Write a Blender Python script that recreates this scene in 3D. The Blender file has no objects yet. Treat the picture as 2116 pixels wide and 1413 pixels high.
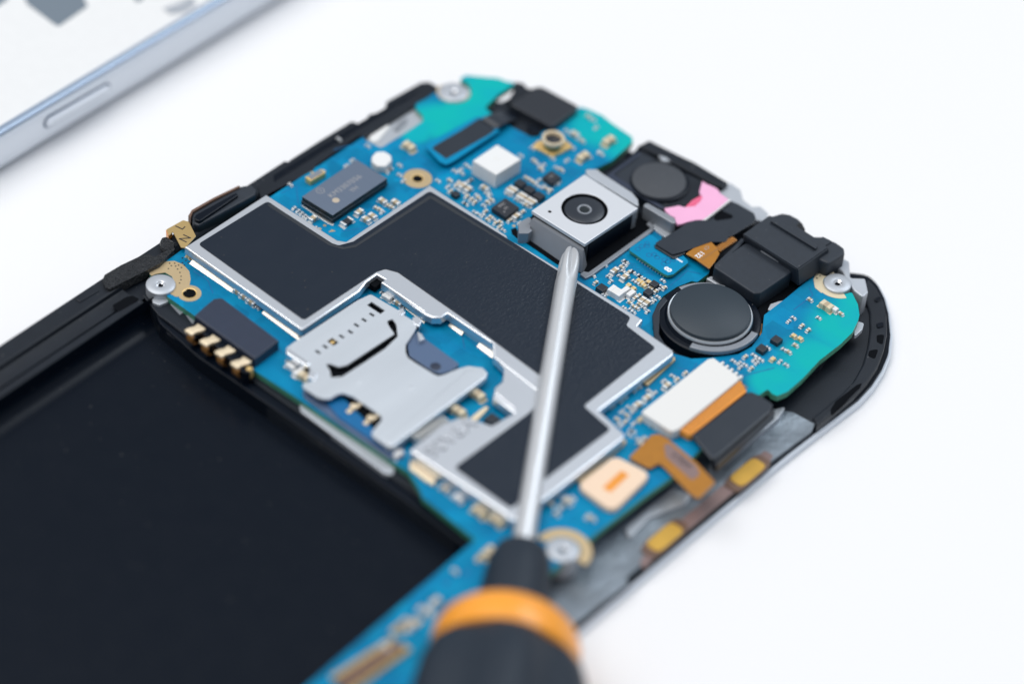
import bpy, bmesh, math, random
import numpy as np
from mathutils import Vector, Matrix
from mathutils.geometry import delaunay_2d_cdt
random.seed(7)
C = bpy.context.scene.collection
S = 0.001                      # all shapes are written in millimetres
# ---------------------------------------------------------------- camera
F_PX, CX, CY = 6323.86, 1058.0, 706.5
R = np.array([[0.7563354578461274, 0.6502771099223627, 0.07138876323139481],
              [0.48774267748100447, -0.48781215267880257, -0.7239795468537308],
              [-0.4359630211019618, 0.5823907485613864, -0.6861175265373699]])
CAM = np.array([183.3713, -228.0182, 227.7904])
cd = bpy.data.cameras.new('camera'); cam = bpy.data.objects.new('camera', cd); C.objects.link(cam)
m = Matrix.Identity(4)
for i in range(3):
    m[i][0] = R[0][i]; m[i][1] = -R[1][i]; m[i][2] = -R[2][i]; m[i][3] = CAM[i] * S
cam.matrix_world = m
cd.sensor_width = 36; cd.lens = F_PX / 2116 * 36
cd.clip_start = 0.01; cd.clip_end = 20
cd.dof.use_dof = True; cd.dof.focus_distance = 0.3385; cd.dof.aperture_fstop = 8.7
cd.dof.aperture_blades = 0
bpy.context.scene.camera = cam
# ---------------------------------------------------------------- light
sc = bpy.context.scene
sc.view_settings.view_transform = 'Standard'; sc.view_settings.look = 'None'
sc.view_settings.gamma = 1; sc.view_settings.exposure = 0.0; sc.view_settings.use_curve_mapping = False
w = bpy.data.worlds.new('World'); sc.world = w; w.use_nodes = True
bg = w.node_tree.nodes['Background']; bg.inputs[0].default_value = (0.84, 0.90, 1.0, 1); bg.inputs[1].default_value = 0.40

def area(name, loc, target, sx, sy, power, col=(1, 1, 1)):
    l = bpy.data.lights.new(name, 'AREA'); l.shape = 'RECTANGLE'; l.size = sx; l.size_y = sy
    l.energy = power; l.color = col
    o = bpy.data.objects.new(name, l); C.objects.link(o); o.location = loc
    o.rotation_euler = (Vector(target) - Vector(loc)).to_track_quat('-Z', 'Y').to_euler()
    return o
area('softbox_overhead', (-0.25, -0.22, 0.85), (0.03, -0.04, 0), 0.8, 0.8, 6.8, (1.0, 0.985, 0.97))
area('softbox_back', (0.12, 0.64, 0.80), (0.05, -0.03, 0), 0.55, 0.4, 3.4, (0.84, 0.92, 1.0))

# ---------------------------------------------------------------- helpers
def P(px, py, z=0.0):
    d = R.T @ np.array([(px - CX) / F_PX, (py - CY) / F_PX, 1.0]); t = (z - CAM[2]) / d[2]
    return CAM + d * t
def PX(px, py, x):
    d = R.T @ np.array([(px - CX) / F_PX, (py - CY) / F_PX, 1.0]); t = (x - CAM[0]) / d[0]
    return CAM + d * t
def PD(px, py, depth):
    d = R.T @ np.array([(px - CX) / F_PX, (py - CY) / F_PX, 1.0]); return CAM + d * depth

def mat(name, col, rough=0.5, metal=0.0, bump=0.0, bscale=3.0, var=0.0, vscale=0.4, spec=0.5, coat=0.0,
        dust=0.0, emit=None, sss=0.0, aniso=None, bdist=0.05, rvar=0.0):
    m = bpy.data.materials.new(name); m.use_nodes = True; nt = m.node_tree; N = nt.nodes; L = nt.links
    b = N['Principled BSDF']; b.inputs['Base Color'].default_value = (*col, 1)
    b.inputs['Roughness'].default_value = rough; b.inputs['Metallic'].default_value = metal
    b.inputs['Specular IOR Level'].default_value = spec; b.inputs['Coat Weight'].default_value = coat
    b.inputs['Coat Roughness'].default_value = 0.12
    if sss: b.inputs['Subsurface Weight'].default_value = sss; b.inputs['Subsurface Radius'].default_value = (.001, .001, .001)
    tc = N.new('ShaderNodeTexCoord')
    mp = N.new('ShaderNodeMapping'); mp.inputs['Scale'].default_value = (1000, 1000, 1000)
    if aniso: mp.inputs['Scale'].default_value = tuple(1000 * a for a in aniso)
    L.new(tc.outputs['Object'], mp.inputs['Vector'])
    def noise(scale, detail=3):
        n = N.new('ShaderNodeTexNoise'); n.inputs['Scale'].default_value = scale; n.inputs['Detail'].default_value = detail
        L.new(mp.outputs[0], n.inputs['Vector']); return n
    colout = None
    if var:
        n = noise(vscale, 4); mx = N.new('ShaderNodeMix'); mx.data_type = 'RGBA'
        mx.inputs[6].default_value = (*[c * (1 - var) for c in col], 1); mx.inputs[7].default_value = (*[min(1, c * (1 + var)) for c in col], 1)
        L.new(n.outputs['Fac'], mx.inputs[0]); L.new(mx.outputs[2], b.inputs['Base Color']); colout = mx.outputs[2]
    if dust:
        n = noise(2.2, 2); r = N.new('ShaderNodeValToRGB'); r.color_ramp.elements[0].position = 0.735; r.color_ramp.elements[1].position = 0.76
        L.new(n.outputs['Fac'], r.inputs[0]); mx = N.new('ShaderNodeMix'); mx.data_type = 'RGBA'
        mx.inputs[6].default_value = (*col, 1); mx.inputs[7].default_value = (dust, dust, dust, 1)
        if colout: L.new(colout, mx.inputs[6])
        L.new(r.outputs[0], mx.inputs[0]); L.new(mx.outputs[2], b.inputs['Base Color'])
    if rvar:
        n = noise(0.35, 5); mr = N.new('ShaderNodeMapRange'); mr.inputs['To Min'].default_value = rough - rvar; mr.inputs['To Max'].default_value = rough + rvar
        L.new(n.outputs['Fac'], mr.inputs['Value']); L.new(mr.outputs[0], b.inputs['Roughness'])
    if bump:
        n = noise(bscale, 3); bp = N.new('ShaderNodeBump'); bp.inputs['Strength'].default_value = bump; bp.inputs['Distance'].default_value = bdist * S
        L.new(n.outputs['Fac'], bp.inputs['Height']); L.new(bp.outputs[0], b.inputs['Normal'])
    return m

M = {}
M['table'] = mat('white_table', (0.865, 0.858, 0.858), 0.55, var=0.015, vscale=0.012, bump=0.25, bscale=6, bdist=0.02)
M['black'] = mat('black_plastic', (0.010, 0.014, 0.021), 0.42, spec=0.3, bump=0.25, bscale=5, bdist=0.03, dust=0.12, var=0.3, rvar=0.08)
M['blackgloss'] = mat('black_gloss', (0.0025, 0.0055, 0.0115), 0.30, dust=0.08, rvar=0.05, spec=0.17)
M['rubber'] = mat('black_rubber', (0.014, 0.021, 0.032), 0.55, dust=0.10, bump=0.5, bscale=6, bdist=0.03, var=0.25, vscale=1.5)
M['foam'] = mat('black_foam', (0.02, 0.022, 0.025), 0.22, bump=1.0, bscale=3.2, bdist=0.8, var=0.5, vscale=3)
M['deep'] = mat('recess_shade', (0.004, 0.005, 0.007), 0.7, spec=0.05)  # near-black, paints in the shade inside holes and gaps
M['film'] = mat('shield_film', (0.0075, 0.0145, 0.027), 0.34, spec=0.36, bump=0.55, bscale=3.0, bdist=0.10, dust=0.05, rvar=0.05, aniso=(1.2, 0.7, 1))
def film_grain():
    nt = M['film'].node_tree; N = nt.nodes; L = nt.links; tc = N.new('ShaderNodeTexCoord'); sx = N.new('ShaderNodeSeparateXYZ'); L.new(tc.outputs['Object'], sx.inputs[0])
    ns = N.new('ShaderNodeTexNoise'); ns.inputs['Scale'].default_value = 90; L.new(tc.outputs['Object'], ns.inputs['Vector'])
    ad = N.new('ShaderNodeMath'); ad.operation = 'MULTIPLY_ADD'; L.new(ns.outputs['Fac'], ad.inputs[0]); ad.inputs[1].default_value = 0.012; L.new(sx.outputs['X'], ad.inputs[2])
    mr = N.new('ShaderNodeMapRange'); mr.inputs['From Min'].default_value = -0.010; mr.inputs['From Max'].default_value = 0.012; mr.inputs['To Min'].default_value = 0.06; mr.inputs['To Max'].default_value = 0.75
    L.new(ad.outputs[0], mr.inputs['Value'])
    for b in N:
        if b.type == 'BUMP': L.new(mr.outputs[0], b.inputs['Strength'])
film_grain()
M['film_edge'] = mat('film_edge', (0.03, 0.035, 0.042), 0.3)
M['steel'] = mat('shield_steel', (0.76, 0.79, 0.83), 0.33, 0.8, bump=0.05, bscale=1, bdist=0.02)
M['steel_matte'] = mat('reader_steel', (0.66, 0.70, 0.74), 0.40, 0.6, bump=0.15, bscale=1.2, bdist=0.02, rvar=0.05, aniso=(1, 0.15, 1), var=0.05)
M['camface'] = mat('camera_face', (0.72, 0.74, 0.77), 0.38, 0.35, bump=0.06, bscale=2, bdist=0.01)
M['chrome'] = mat('polished_steel', (0.90, 0.92, 0.95), 0.24, 0.85)
M['magnesium'] = mat('magnesium', (0.24, 0.28, 0.32), 0.36, 0.4, bump=0.8, bscale=0.35, bdist=0.4, var=0.55, vscale=0.22)
M['greymetal'] = mat('grey_metal', (0.27, 0.29, 0.32), 0.42, 0.35, bump=0.3, bscale=3, bdist=0.03, var=0.12)
M['lightmetal'] = mat('light_cast_metal', (0.50, 0.53, 0.57), 0.42, 0.4, bump=0.3, bscale=2, bdist=0.04, var=0.08)
M['gold'] = mat('gold_plate', (0.88, 0.60, 0.24), 0.36, 0.5)
M['palegold'] = mat('pale_gold_contact', (0.96, 0.79, 0.55), 0.36, 0.45)
M['footbright'] = mat('tinned_foot', (0.80, 0.74, 0.64), 0.3, 0.5)
M['goldpad'] = mat('gold_pad', (0.62, 0.47, 0.27), 0.42, 0.55, var=0.05)
M['solder'] = mat('solder', (0.70, 0.71, 0.70), 0.38, 0.6, bump=0.3, bscale=4, bdist=0.03)
M['tan'] = mat('ceramic_tan', (0.48, 0.38, 0.25), 0.45)
M['cream'] = mat('ceramic_cream', (0.72, 0.62, 0.43), 0.45)
M['white'] = mat('white_plastic', (0.80, 0.80, 0.79), 0.45, var=0.03, vscale=0.8)
M['offwhite'] = mat('connector_white', (0.78, 0.77, 0.74), 0.5)
M['ic'] = mat('ic_resin', (0.018, 0.022, 0.030), 0.40, bump=0.3, bscale=7, bdist=0.02)
M['chip'] = mat('memory_chip_top', (0.12, 0.155, 0.215), 0.34, bump=0.12, bscale=6, bdist=0.02, aniso=(0.15, 1, 1), var=0.05, vscale=3)
M['chipside'] = mat('memory_chip_side', (0.010, 0.013, 0.012), 0.4)
M['marking'] = mat('laser_marking', (0.34, 0.33, 0.33), 0.6)
M['markgold'] = mat('marking_gold', (0.50, 0.42, 0.32), 0.6)
M['ink_white'] = mat('white_ink', (0.85, 0.87, 0.90), 0.5)
M['ink_dark'] = mat('dark_ink', (0.02, 0.018, 0.02), 0.5)
M['mask'] = mat('solder_mask_blue', (0.0, 0.24, 0.45), 0.4, spec=0.15, var=0.1)
M['maskdark'] = mat('solder_mask_trace', (0.0, 0.13, 0.33), 0.35)
M['fr4'] = mat('board_edge', (0.07, 0.28, 0.18), 0.5, var=0.4, vscale=2)
M['orange'] = mat('polyimide_orange', (0.42, 0.17, 0.012), 0.30, coat=0.3, var=0.15, vscale=1.0)
M['orangelight'] = mat('polyimide_light', (0.85, 0.32, 0.04), 0.38, var=0.1)
M['brown'] = mat('flex_brown', (0.16, 0.09, 0.06), 0.4, var=0.15)
M['mauve'] = mat('flex_mauve', (0.24, 0.16, 0.15), 0.4)
M['copper'] = mat('flex_copper', (0.42, 0.20, 0.06), 0.35, 0.5)
M['padyellow'] = mat('pad_yellow', (0.62, 0.36, 0.055), 0.42, 0.3, var=0.2)
M['peach'] = mat('flex_peach', (0.88, 0.66, 0.48), 0.45)
M['kapton'] = mat('flex_tan', (0.42, 0.29, 0.11), 0.35, coat=0.3, var=0.1)
M['pink'] = mat('pink_tape', (0.88, 0.44, 0.66), 0.6, var=0.05, bump=0.6, bscale=1.5, bdist=0.1)
M['pinkdeep'] = mat('pink_tape_deep', (0.80, 0.12, 0.24), 0.55)
M['disc'] = mat('speaker_mesh', (0.050, 0.056, 0.066), 0.55, dust=0.3, bump=0.9, bscale=9, bdist=0.05, var=0.25, vscale=5)
M['motor'] = mat('motor_cap', (0.020, 0.033, 0.046), 0.5, bump=0.3, bscale=8, bdist=0.02)
M['lensglass'] = mat('lens_glass', (0.004, 0.010, 0.012), 0.04, coat=0.8)
M['lensblack'] = mat('lens_barrel', (0.020, 0.026, 0.036), 0.32)
M['tape'] = mat('black_tape', (0.017, 0.024, 0.035), 0.36, bump=0.2, bscale=1.5, bdist=0.04, rvar=0.06)
M['conn'] = mat('navy_connector', (0.020, 0.030, 0.058), 0.42, bump=0.3, bscale=1.2, bdist=0.04, var=0.12, vscale=0.8)
M['bluegrey'] = mat('blue_grey_plastic', (0.09, 0.14, 0.24), 0.3, coat=0.3)
M['bluetrim'] = mat('silver_blue_trim', (0.44, 0.54, 0.68), 0.26, 0.6)
M['bluetrim_dark'] = mat('silver_blue_groove', (0.05, 0.09, 0.16), 0.3, 0.7)
M['paleblue'] = mat('silver_blue_side', (0.80, 0.85, 0.92), 0.30, 0.12, coat=0.3)
M['slot'] = mat('slate_adhesive', (0.16, 0.20, 0.24), 0.6)
M['bezel'] = mat('white_bezel', (0.72, 0.78, 0.86), 0.22, coat=0.4)
M['grip'] = mat('handle_grip', (0.014, 0.023, 0.036), 0.5, spec=0.35, bump=0.2, bscale=3, bdist=0.03)
M['handle_orange'] = mat('handle_orange', (0.98, 0.37, 0.03), 0.38, coat=0.2)
M['green'] = mat('coax_green', (0.02, 0.14, 0.07), 0.4)

def board_material(org):
    """blue solder mask; paler green-teal where the laminate has no copper plane behind it"""
    m = mat('circuit_board_mask', (0.0, 0.235, 0.47), 0.42, spec=0.14)
    nt = m.node_tree; N = nt.nodes; L = nt.links; b = N['Principled BSDF']
    tc = N.new('ShaderNodeTexCoord'); acc = None
    blobs = [((1005, 195), 4.8), ((900, 250), 3.6), ((1240, 260), 4.2), ((1295, 300), 3.4), ((1755, 680), 5.0), ((1690, 750), 4.6), ((1625, 800), 4.2),
             ((1590, 790), 2.5), ((1775, 630), 3.0), ((860, 275), 2.0), ((955, 235), 3.4)]
    for (px, r) in blobs:
        p = P(px[0], px[1], 0) - org
        d = N.new('ShaderNodeVectorMath'); d.operation = 'DISTANCE'; L.new(tc.outputs['Object'], d.inputs[0]); d.inputs[1].default_value = tuple(p * S)
        mr = N.new('ShaderNodeMapRange'); mr.interpolation_type = 'SMOOTHSTEP'
        mr.inputs['From Min'].default_value = r * S * 1.25; mr.inputs['From Max'].default_value = r * S * 0.55
        L.new(d.outputs['Value'], mr.inputs['Value'])
        if acc is None: acc = mr.outputs[0]
        else:
            mx = N.new('ShaderNodeMath'); mx.operation = 'MAXIMUM'; L.new(acc, mx.inputs[0]); L.new(mr.outputs[0], mx.inputs[1]); acc = mx.outputs[0]
    n = N.new('ShaderNodeTexNoise'); n.inputs['Scale'].default_value = 350; n.inputs['Detail'].default_value = 4; L.new(tc.outputs['Object'], n.inputs['Vector'])
    base = N.new('ShaderNodeMix'); base.data_type = 'RGBA'; base.inputs[6].default_value = (0.0, 0.13, 0.32, 1); base.inputs[7].default_value = (0.0, 0.31, 0.52, 1)
    L.new(n.outputs['Fac'], base.inputs[0])
    vo = N.new('ShaderNodeTexVoronoi'); vo.distance = 'CHEBYCHEV'; vo.inputs['Scale'].default_value = 420; L.new(tc.outputs['Object'], vo.inputs['Vector'])
    sp = N.new('ShaderNodeSeparateColor'); L.new(vo.outputs['Color'], sp.inputs[0])
    vm_ = N.new('ShaderNodeMapRange'); vm_.inputs['To Min'].default_value = 0.84; vm_.inputs['To Max'].default_value = 1.08; L.new(sp.outputs[0], vm_.inputs['Value'])
    n2 = N.new('ShaderNodeTexNoise'); n2.inputs['Scale'].default_value = 240; L.new(tc.outputs['Object'], n2.inputs['Vector'])
    gr = N.new('ShaderNodeMix'); gr.data_type = 'RGBA'; gr.inputs[6].default_value = (0.0, 0.40, 0.45, 1); gr.inputs[7].default_value = (0.0, 0.44, 0.42, 1)
    g2 = N.new('ShaderNodeMapRange'); g2.inputs['From Min'].default_value = 0.35; g2.inputs['From Max'].default_value = 0.65; L.new(n2.outputs['Fac'], g2.inputs['Value']); L.new(g2.outputs[0], gr.inputs[0])
    bv = N.new('ShaderNodeVectorMath'); bv.operation = 'SCALE'; L.new(base.outputs[2], bv.inputs[0]); L.new(vm_.outputs[0], bv.inputs['Scale'])
    fin = N.new('ShaderNodeMix'); fin.data_type = 'RGBA'; L.new(acc, fin.inputs[0]); L.new(bv.outputs[0], fin.inputs[6]); L.new(gr.outputs[2], fin.inputs[7])
    L.new(fin.outputs[2], b.inputs['Base Color'])
    v = N.new('ShaderNodeTexNoise'); v.inputs['Scale'].default_value = 2500; L.new(tc.outputs['Object'], v.inputs['Vector'])
    bp = N.new('ShaderNodeBump'); bp.inputs['Strength'].default_value = 0.15; bp.inputs['Distance'].default_value = 0.00003; L.new(v.outputs['Fac'], bp.inputs['Height']); L.new(bp.outputs[0], b.inputs['Normal'])
    return m

def empty(name, loc, parent=None):
    o = bpy.data.objects.new(name, None); C.objects.link(o); o.empty_display_size = 0.005
    o['_w'] = [float(a) for a in loc]
    o.location = tuple(loc[i] * S for i in range(3))
    return o
WP = {}
def finish(name, bm, mats, parent=None, org=None, smooth=20, label=None):
    """bm is in world millimetres; origin goes to the middle of the base"""
    bmesh.ops.recalc_face_normals(bm, faces=bm.faces)
    vs = np.array([v.co[:] for v in bm.verts])
    if org is None: org = np.array([(vs[:, 0].min() + vs[:, 0].max()) / 2, (vs[:, 1].min() + vs[:, 1].max()) / 2, vs[:, 2].min()])
    for v in bm.verts: v.co = (v.co - Vector(org)) * S
    me = bpy.data.meshes.new(name); bm.to_mesh(me); bm.free()
    for p in me.polygons: p.use_smooth = True
    me.set_sharp_from_angle(angle=math.radians(smooth))
    for mm in (mats if isinstance(mats, (list, tuple)) else [mats]): me.materials.append(mm)
    o = bpy.data.objects.new(name, me); C.objects.link(o)
    WP[o.name] = np.array(org, float)
    place(o, org, parent)
    if label: o['label'] = label
    return o
def place(o, org, parent):
    if parent is not None:
        pw = WP[parent.name]; o.parent = parent; o.location = tuple((org[i] - pw[i]) * S for i in range(3))
    else: o.location = tuple(org[i] * S for i in range(3))
    WP[o.name] = np.array(org, float)

def px(pts, z): return [tuple(P(a, b, z)[:2]) for a, b in pts]
def rnd(pts, r, n=5, only=None):
    """fillet a mm outline"""
    out = []; k = len(pts)
    for i in range(k):
        p = Vector(pts[i]); a = Vector(pts[i - 1]) - p; b = Vector(pts[(i + 1) % k]) - p
        rr = r if only is None or i in only else 0
        la, lb = a.length, b.length
        if rr <= 0 or la < 1e-6 or lb < 1e-6: out.append(tuple(p)); continue
        a /= la; b /= lb; ang = math.acos(max(-1, min(1, a.dot(b))))
        if ang > math.radians(170) or ang < 0.05: out.append(tuple(p)); continue
        t = min(rr / math.tan(ang / 2), la * 0.45, lb * 0.45)
        s, e = p + a * t, p + b * t
        for j in range(n + 1):
            q = j / n; out.append(tuple(s * (1 - q) ** 2 + p * 2 * q * (1 - q) + e * q * q))
    return out
def fill2d(loops):
    flat = [p for l in loops for p in l]; E_ = []; i0 = 0
    for l in loops:
        E_ += [(i0 + i, i0 + (i + 1) % len(l)) for i in range(len(l))]; i0 += len(l)
    v, e, f, ov, oe, of_ = delaunay_2d_cdt([Vector(p) for p in flat], E_, [], 0, 1e-5)
    def ins(x, y):
        c = False
        for l in loops:
            for i in range(len(l)):
                (x1, y1), (x2, y2) = l[i - 1], l[i]
                if (y1 > y) != (y2 > y) and x < (x2 - x1) * (y - y1) / (y2 - y1) + x1: c = not c
        return c
    out = []
    for t in f:
        cx0 = sum(v[i][0] for i in t) / 3; cy0 = sum(v[i][1] for i in t) / 3
        if ins(cx0, cy0) and all(ov[i] for i in t): out.append([ov[i][0] for i in t])
    return out
def prism_bm(loops, z1, z0, bev=0.0, bm=None, mi=(0, 0), seg=2):
    bm = bm or bmesh.new()
    if isinstance(loops[0][0], (int, float)): loops = [loops]
    flat = [p for l in loops for p in l]
    top = [bm.verts.new((x, y, z1)) for x, y in flat]; bot = [bm.verts.new((x, y, z0)) for x, y in flat]
    newf = []; tf = []
    if len(loops) == 1 and (len(flat) < 60 or bev == 0.061):
        f = bm.faces.new(top); tf.append(f); bm.faces.new(bot[::-1])
    else:
        for t in fill2d(loops):
            try:
                tf.append(bm.faces.new([top[i] for i in t])); bm.faces.new([bot[i] for i in t[::-1]])
            except ValueError: pass
    for f in tf: f.material_index = mi[0]
    i0 = 0; edges = []
    for l in loops:
        n = len(l)
        for i in range(n):
            a, b = i0 + i, i0 + (i + 1) % n
            f = bm.faces.new([top[a], top[b], bot[b], bot[a]]); f.material_index = mi[1]
            edges.append(bm.edges.get((top[a], top[b])))
        i0 += n
    if bev > 0:
        bmesh.ops.recalc_face_normals(bm, faces=bm.faces)
        bmesh.ops.bevel(bm, geom=[e for e in edges if e], offset=bev, segments=seg, affect='EDGES', clamp_overlap=True, profile=0.5)
    return bm
def prism(name, pts, z1, z0, m, parent, bev=0.05, r=0.0, only=None, label=None, mm=False, holes=None, mi=(0, 0)):
    if z0 == 0.0 or z0 == 0: z0 = -0.02
    L = pts if mm else px(pts, z1)
    if r: L = rnd(L, r, only=only)
    loops = [L] + (holes or [])
    return finish(name, prism_bm(loops if holes else L, z1, z0, bev, mi=mi), m, parent, label=label)
def circ(c, r, n=40, a0=0, a1=2 * math.pi):
    full = abs(a1 - a0) > 6.28
    return [(c[0] + r * math.cos(a0 + (a1 - a0) * i / (n if full else n - 1)), c[1] + r * math.sin(a0 + (a1 - a0) * i / (n if full else n - 1))) for i in range(n)]
def loft(name, top, z1, bot, z0, m, parent, bev=0.05, mm=False):
    T = top if mm else px(top, z1); B = bot if mm else px(bot, z0); bm = bmesh.new()
    t = [bm.verts.new((*p, z1)) for p in T]; b = [bm.verts.new((*p, z0)) for p in B]
    bm.faces.new(t); bm.faces.new(b[::-1]); n = len(t)
    for i in range(n): bm.faces.new([t[i], t[(i + 1) % n], b[(i + 1) % n], b[i]])
    bmesh.ops.recalc_face_normals(bm, faces=bm.faces)
    if bev: bmesh.ops.bevel(bm, geom=[e for e in bm.edges], offset=bev, segments=2, affect='EDGES', clamp_overlap=True)
    return finish(name, bm, m, parent)
def box_bm(c, sx, sy, z1, z0, bev=0.04, bm=None, ang=0, mi=(0, 0)):
    ca, sa = math.cos(ang), math.sin(ang)
    pts = [(c[0] + ca * x - sa * y, c[1] + sa * x + ca * y) for x, y in ((-sx / 2, -sy / 2), (sx / 2, -sy / 2), (sx / 2, sy / 2), (-sx / 2, sy / 2))]
    return prism_bm(pts, z1, z0, bev, bm=bm, mi=mi)
def box(name, c, sx, sy, z1, z0, m, parent, bev=0.04, ang=0):
    return finish(name, box_bm(c, sx, sy, z1, z0, bev, ang=ang), m, parent)
def lathe_bm(c, prof, n=48, bm=None, mis=None):
    """prof: (radius, z) from top centre outwards/downwards"""
    bm = bm or bmesh.new(); rings = []
    for r, z in prof:
        if r < 1e-6: rings.append([bm.verts.new((c[0], c[1], z))])
        else: rings.append([bm.verts.new((c[0] + r * math.cos(2 * math.pi * i / n), c[1] + r * math.sin(2 * math.pi * i / n), z)) for i in range(n)])
    for k in range(len(rings) - 1):
        a, b = rings[k], rings[k + 1]
        for i in range(n):
            j = (i + 1) % n
            if len(a) == 1 and len(b) == 1: continue
            if len(a) == 1: f = bm.faces.new([a[0], b[i], b[j]])
            elif len(b) == 1: f = bm.faces.new([a[i], b[0], a[j]])
            else: f = bm.faces.new([a[i], b[i], b[j], a[j]])
            if mis: f.material_index = mis[k]
    return bm
def lathe(name, c, prof, m, parent, n=48, mis=None): return finish(name, lathe_bm(c, prof, n, mis=mis), m, parent, smooth=40)
def text_on(name, s, c, z, size, xdir, m, parent, h=0.01, weight=0.0, up=None, spacing=1.0):
    """flat lettering lying on a surface; xdir = reading direction in degrees from +X"""
    cu = bpy.data.curves.new(name, 'FONT'); cu.body = s; cu.size = size; cu.extrude = h; cu.align_x = 'CENTER'; cu.align_y = 'CENTER'; cu.offset = weight; cu.space_character = spacing
    o = bpy.data.objects.new('tmp', cu); C.objects.link(o); dg = bpy.context.evaluated_depsgraph_get(); dg.update()
    me = bpy.data.meshes.new_from_object(o.evaluated_get(dg)); bpy.data.objects.remove(o)
    bm = bmesh.new(); bm.from_mesh(me)
    bm.transform(Matrix.Translation((c[0], c[1], z)) @ Matrix.Rotation(math.radians(xdir), 4, 'Z'))
    return finish(name, bm, m, parent)

# ================================================================ the table
ZT = -4.6
bm = bmesh.new(); q = [(-600, -600), (700, -600), (700, 900), (-600, 900)]
prism_bm(q, ZT, ZT - 18, 1.0, bm=bm)
t = finish('table_surface', bm, M['table']); t['kind'] = 'structure'

# ================================================================ the opened phone
phone = empty('disassembled_smartphone', (34, -60, ZT)); WP[phone.name] = np.array([34, -60, ZT])
phone['label'] = 'opened black smartphone lying on the table, blue circuit board, camera and battery bay exposed'; phone['category'] = 'smartphone'

XL, XR = 0.2, 68.4
# outline of the phone seen from above (mm), top right corner strongly rounded
def outline(out, top=1.8):
    l = []
    c = (XR - 11.5 + 0.0, top - 12.5)
    l += [(XL - out, -150), (XR + out, -150), (XR + out, -47)]
    for (a, b) in [(1560, 997), (1630, 940), (1687, 896), (1730, 864), (1772, 832), (1800, 802), (1821, 770), (1834, 738), (1838, 700), (1834, 655), (1826, 624), (1812, 596), (1792, 576)]:
        p = P(a, b, -4.0); cc = np.array([50., min(p[1], -12.), 0]); d = (p - cc)[:2]; d = d / np.linalg.norm(d); l.append((p[0] + d[0] * out, p[1] + d[1] * out))
    l += [(54, 2.6 + out), (40, 3.2 + out), (20, 3.0 + out), (9, -0.5 + out), (3.5, -4 + out), (0.6 - out, -9)]
    return l
prism('glass_bezel', rnd(outline(0.3), 4, n=5), -3.75, ZT, M['bezel'], phone, 0.25, mm=True)
base = prism('frame', rnd(outline(0.0), 4, n=5), -3.4, -3.74, M['blackgloss'], phone, 0.05, mm=True)

# --- battery bay: floor, coved side wall and end ledges
def sweep_y(name, prof, y0, y1, m, parent, mi=None):
    bm = bmesh.new(); a = [bm.verts.new((x, y0, z)) for x, z in prof]; b = [bm.verts.new((x, y1, z)) for x, z in prof]; n = len(prof)
    for i in range(n):
        j = (i + 1) % n; bm.faces.new([a[i], a[j], b[j], b[i]])
    bm.faces.new(a); bm.faces.new(b[::-1])
    return finish(name, bm, m, parent, smooth=30)
cove = [(6.05 + 1.9 * (1 - math.cos(math.radians(a))), -1.45 - 1.9 * math.sin(math.radians(a))) for a in range(0, 91, 9)]
floor = [(6.0, -0.25)] + cove + [(20, -3.36), (40, -3.36), (57, -3.36), (57, -3.39), (6.0, -3.39)]
sweep_y('battery_bay', floor, -150, -45.5, M['blackgloss'], phone)
# left rail : stepped rim between the outside and the bay
rail = [(0.25, -3.39), (0.25, 0.0), (0.4, 0.12), (2.4, 0.12), (2.6, 0.0), (2.7, -0.45), (3.0, -0.55), (4.55, -0.55), (4.62, -0.8), (4.85, -0.8), (4.95, -0.3), (5.1, -0.2), (5.9, -0.2), (5.98, -0.3), (5.98, -3.39)]
lr = sweep_y('side_rail', rail, -150, -58.2, M['black'], phone)
rail2 = [(0.25, -3.39), (0.25, -0.25), (0.4, -0.12), (2.0, -0.12), (2.2, -0.25), (2.6, -0.9), (5.0, -0.9), (5.0, -3.39)]
sweep_y('side_rail', rail2, -58.2, -30.2, M['black'], phone)
prism('side_rail', [(563, 356), (600, 330), (660, 291), (725, 251), (735, 252), (740, 258), (755, 247), (763, 236), (778, 233), (796, 224), (798, 210), (850, 181), (870, 170), (888, 169), (903, 178), (905, 190), (884, 204), (862, 216), (740, 292), (560, 408), (540, 412), (532, 385)], 0.0, -3.39, M['black'], phone, 0.12)
prism('rail_groove', [(565, 362), (727, 262), (858, 188), (872, 184), (840, 208), (730, 275), (566, 377)], 0.05, -0.3, M['blackgloss'], phone, 0.05)
# details on the left rail
def at2(a, b, z=0): p = P(a, b, z); return (p[0], p[1])
prism('rail_slot', [(232, 631), (262, 613), (275, 611), (288, 618), (284, 622), (243, 645)], -0.17, -0.22, M['deep'], phone, 0.0, r=0.2)
prism('rim_tab', [(155, 618), (158, 611), (192, 591), (203, 593), (205, 600), (165, 624)], 0.25, -1.5, M['black'], phone, 0.08, r=0.15)
f_ = prism('foam_pad', [(212, 578), (216, 568), (250, 548), (292, 528), (307, 524), (320, 531), (345, 517), (357, 507), (362, 515), (330, 545), (225, 598), (216, 590)], 0.55, -0.6, M['foam'], phone, 0.25, r=0.4)
prism('foam_pad', [(330, 497), (334, 489), (345, 487), (362, 500), (360, 512), (342, 519), (331, 509)], 0.6, -0.6, M['foam'], phone, 0.3, r=0.4)
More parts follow.
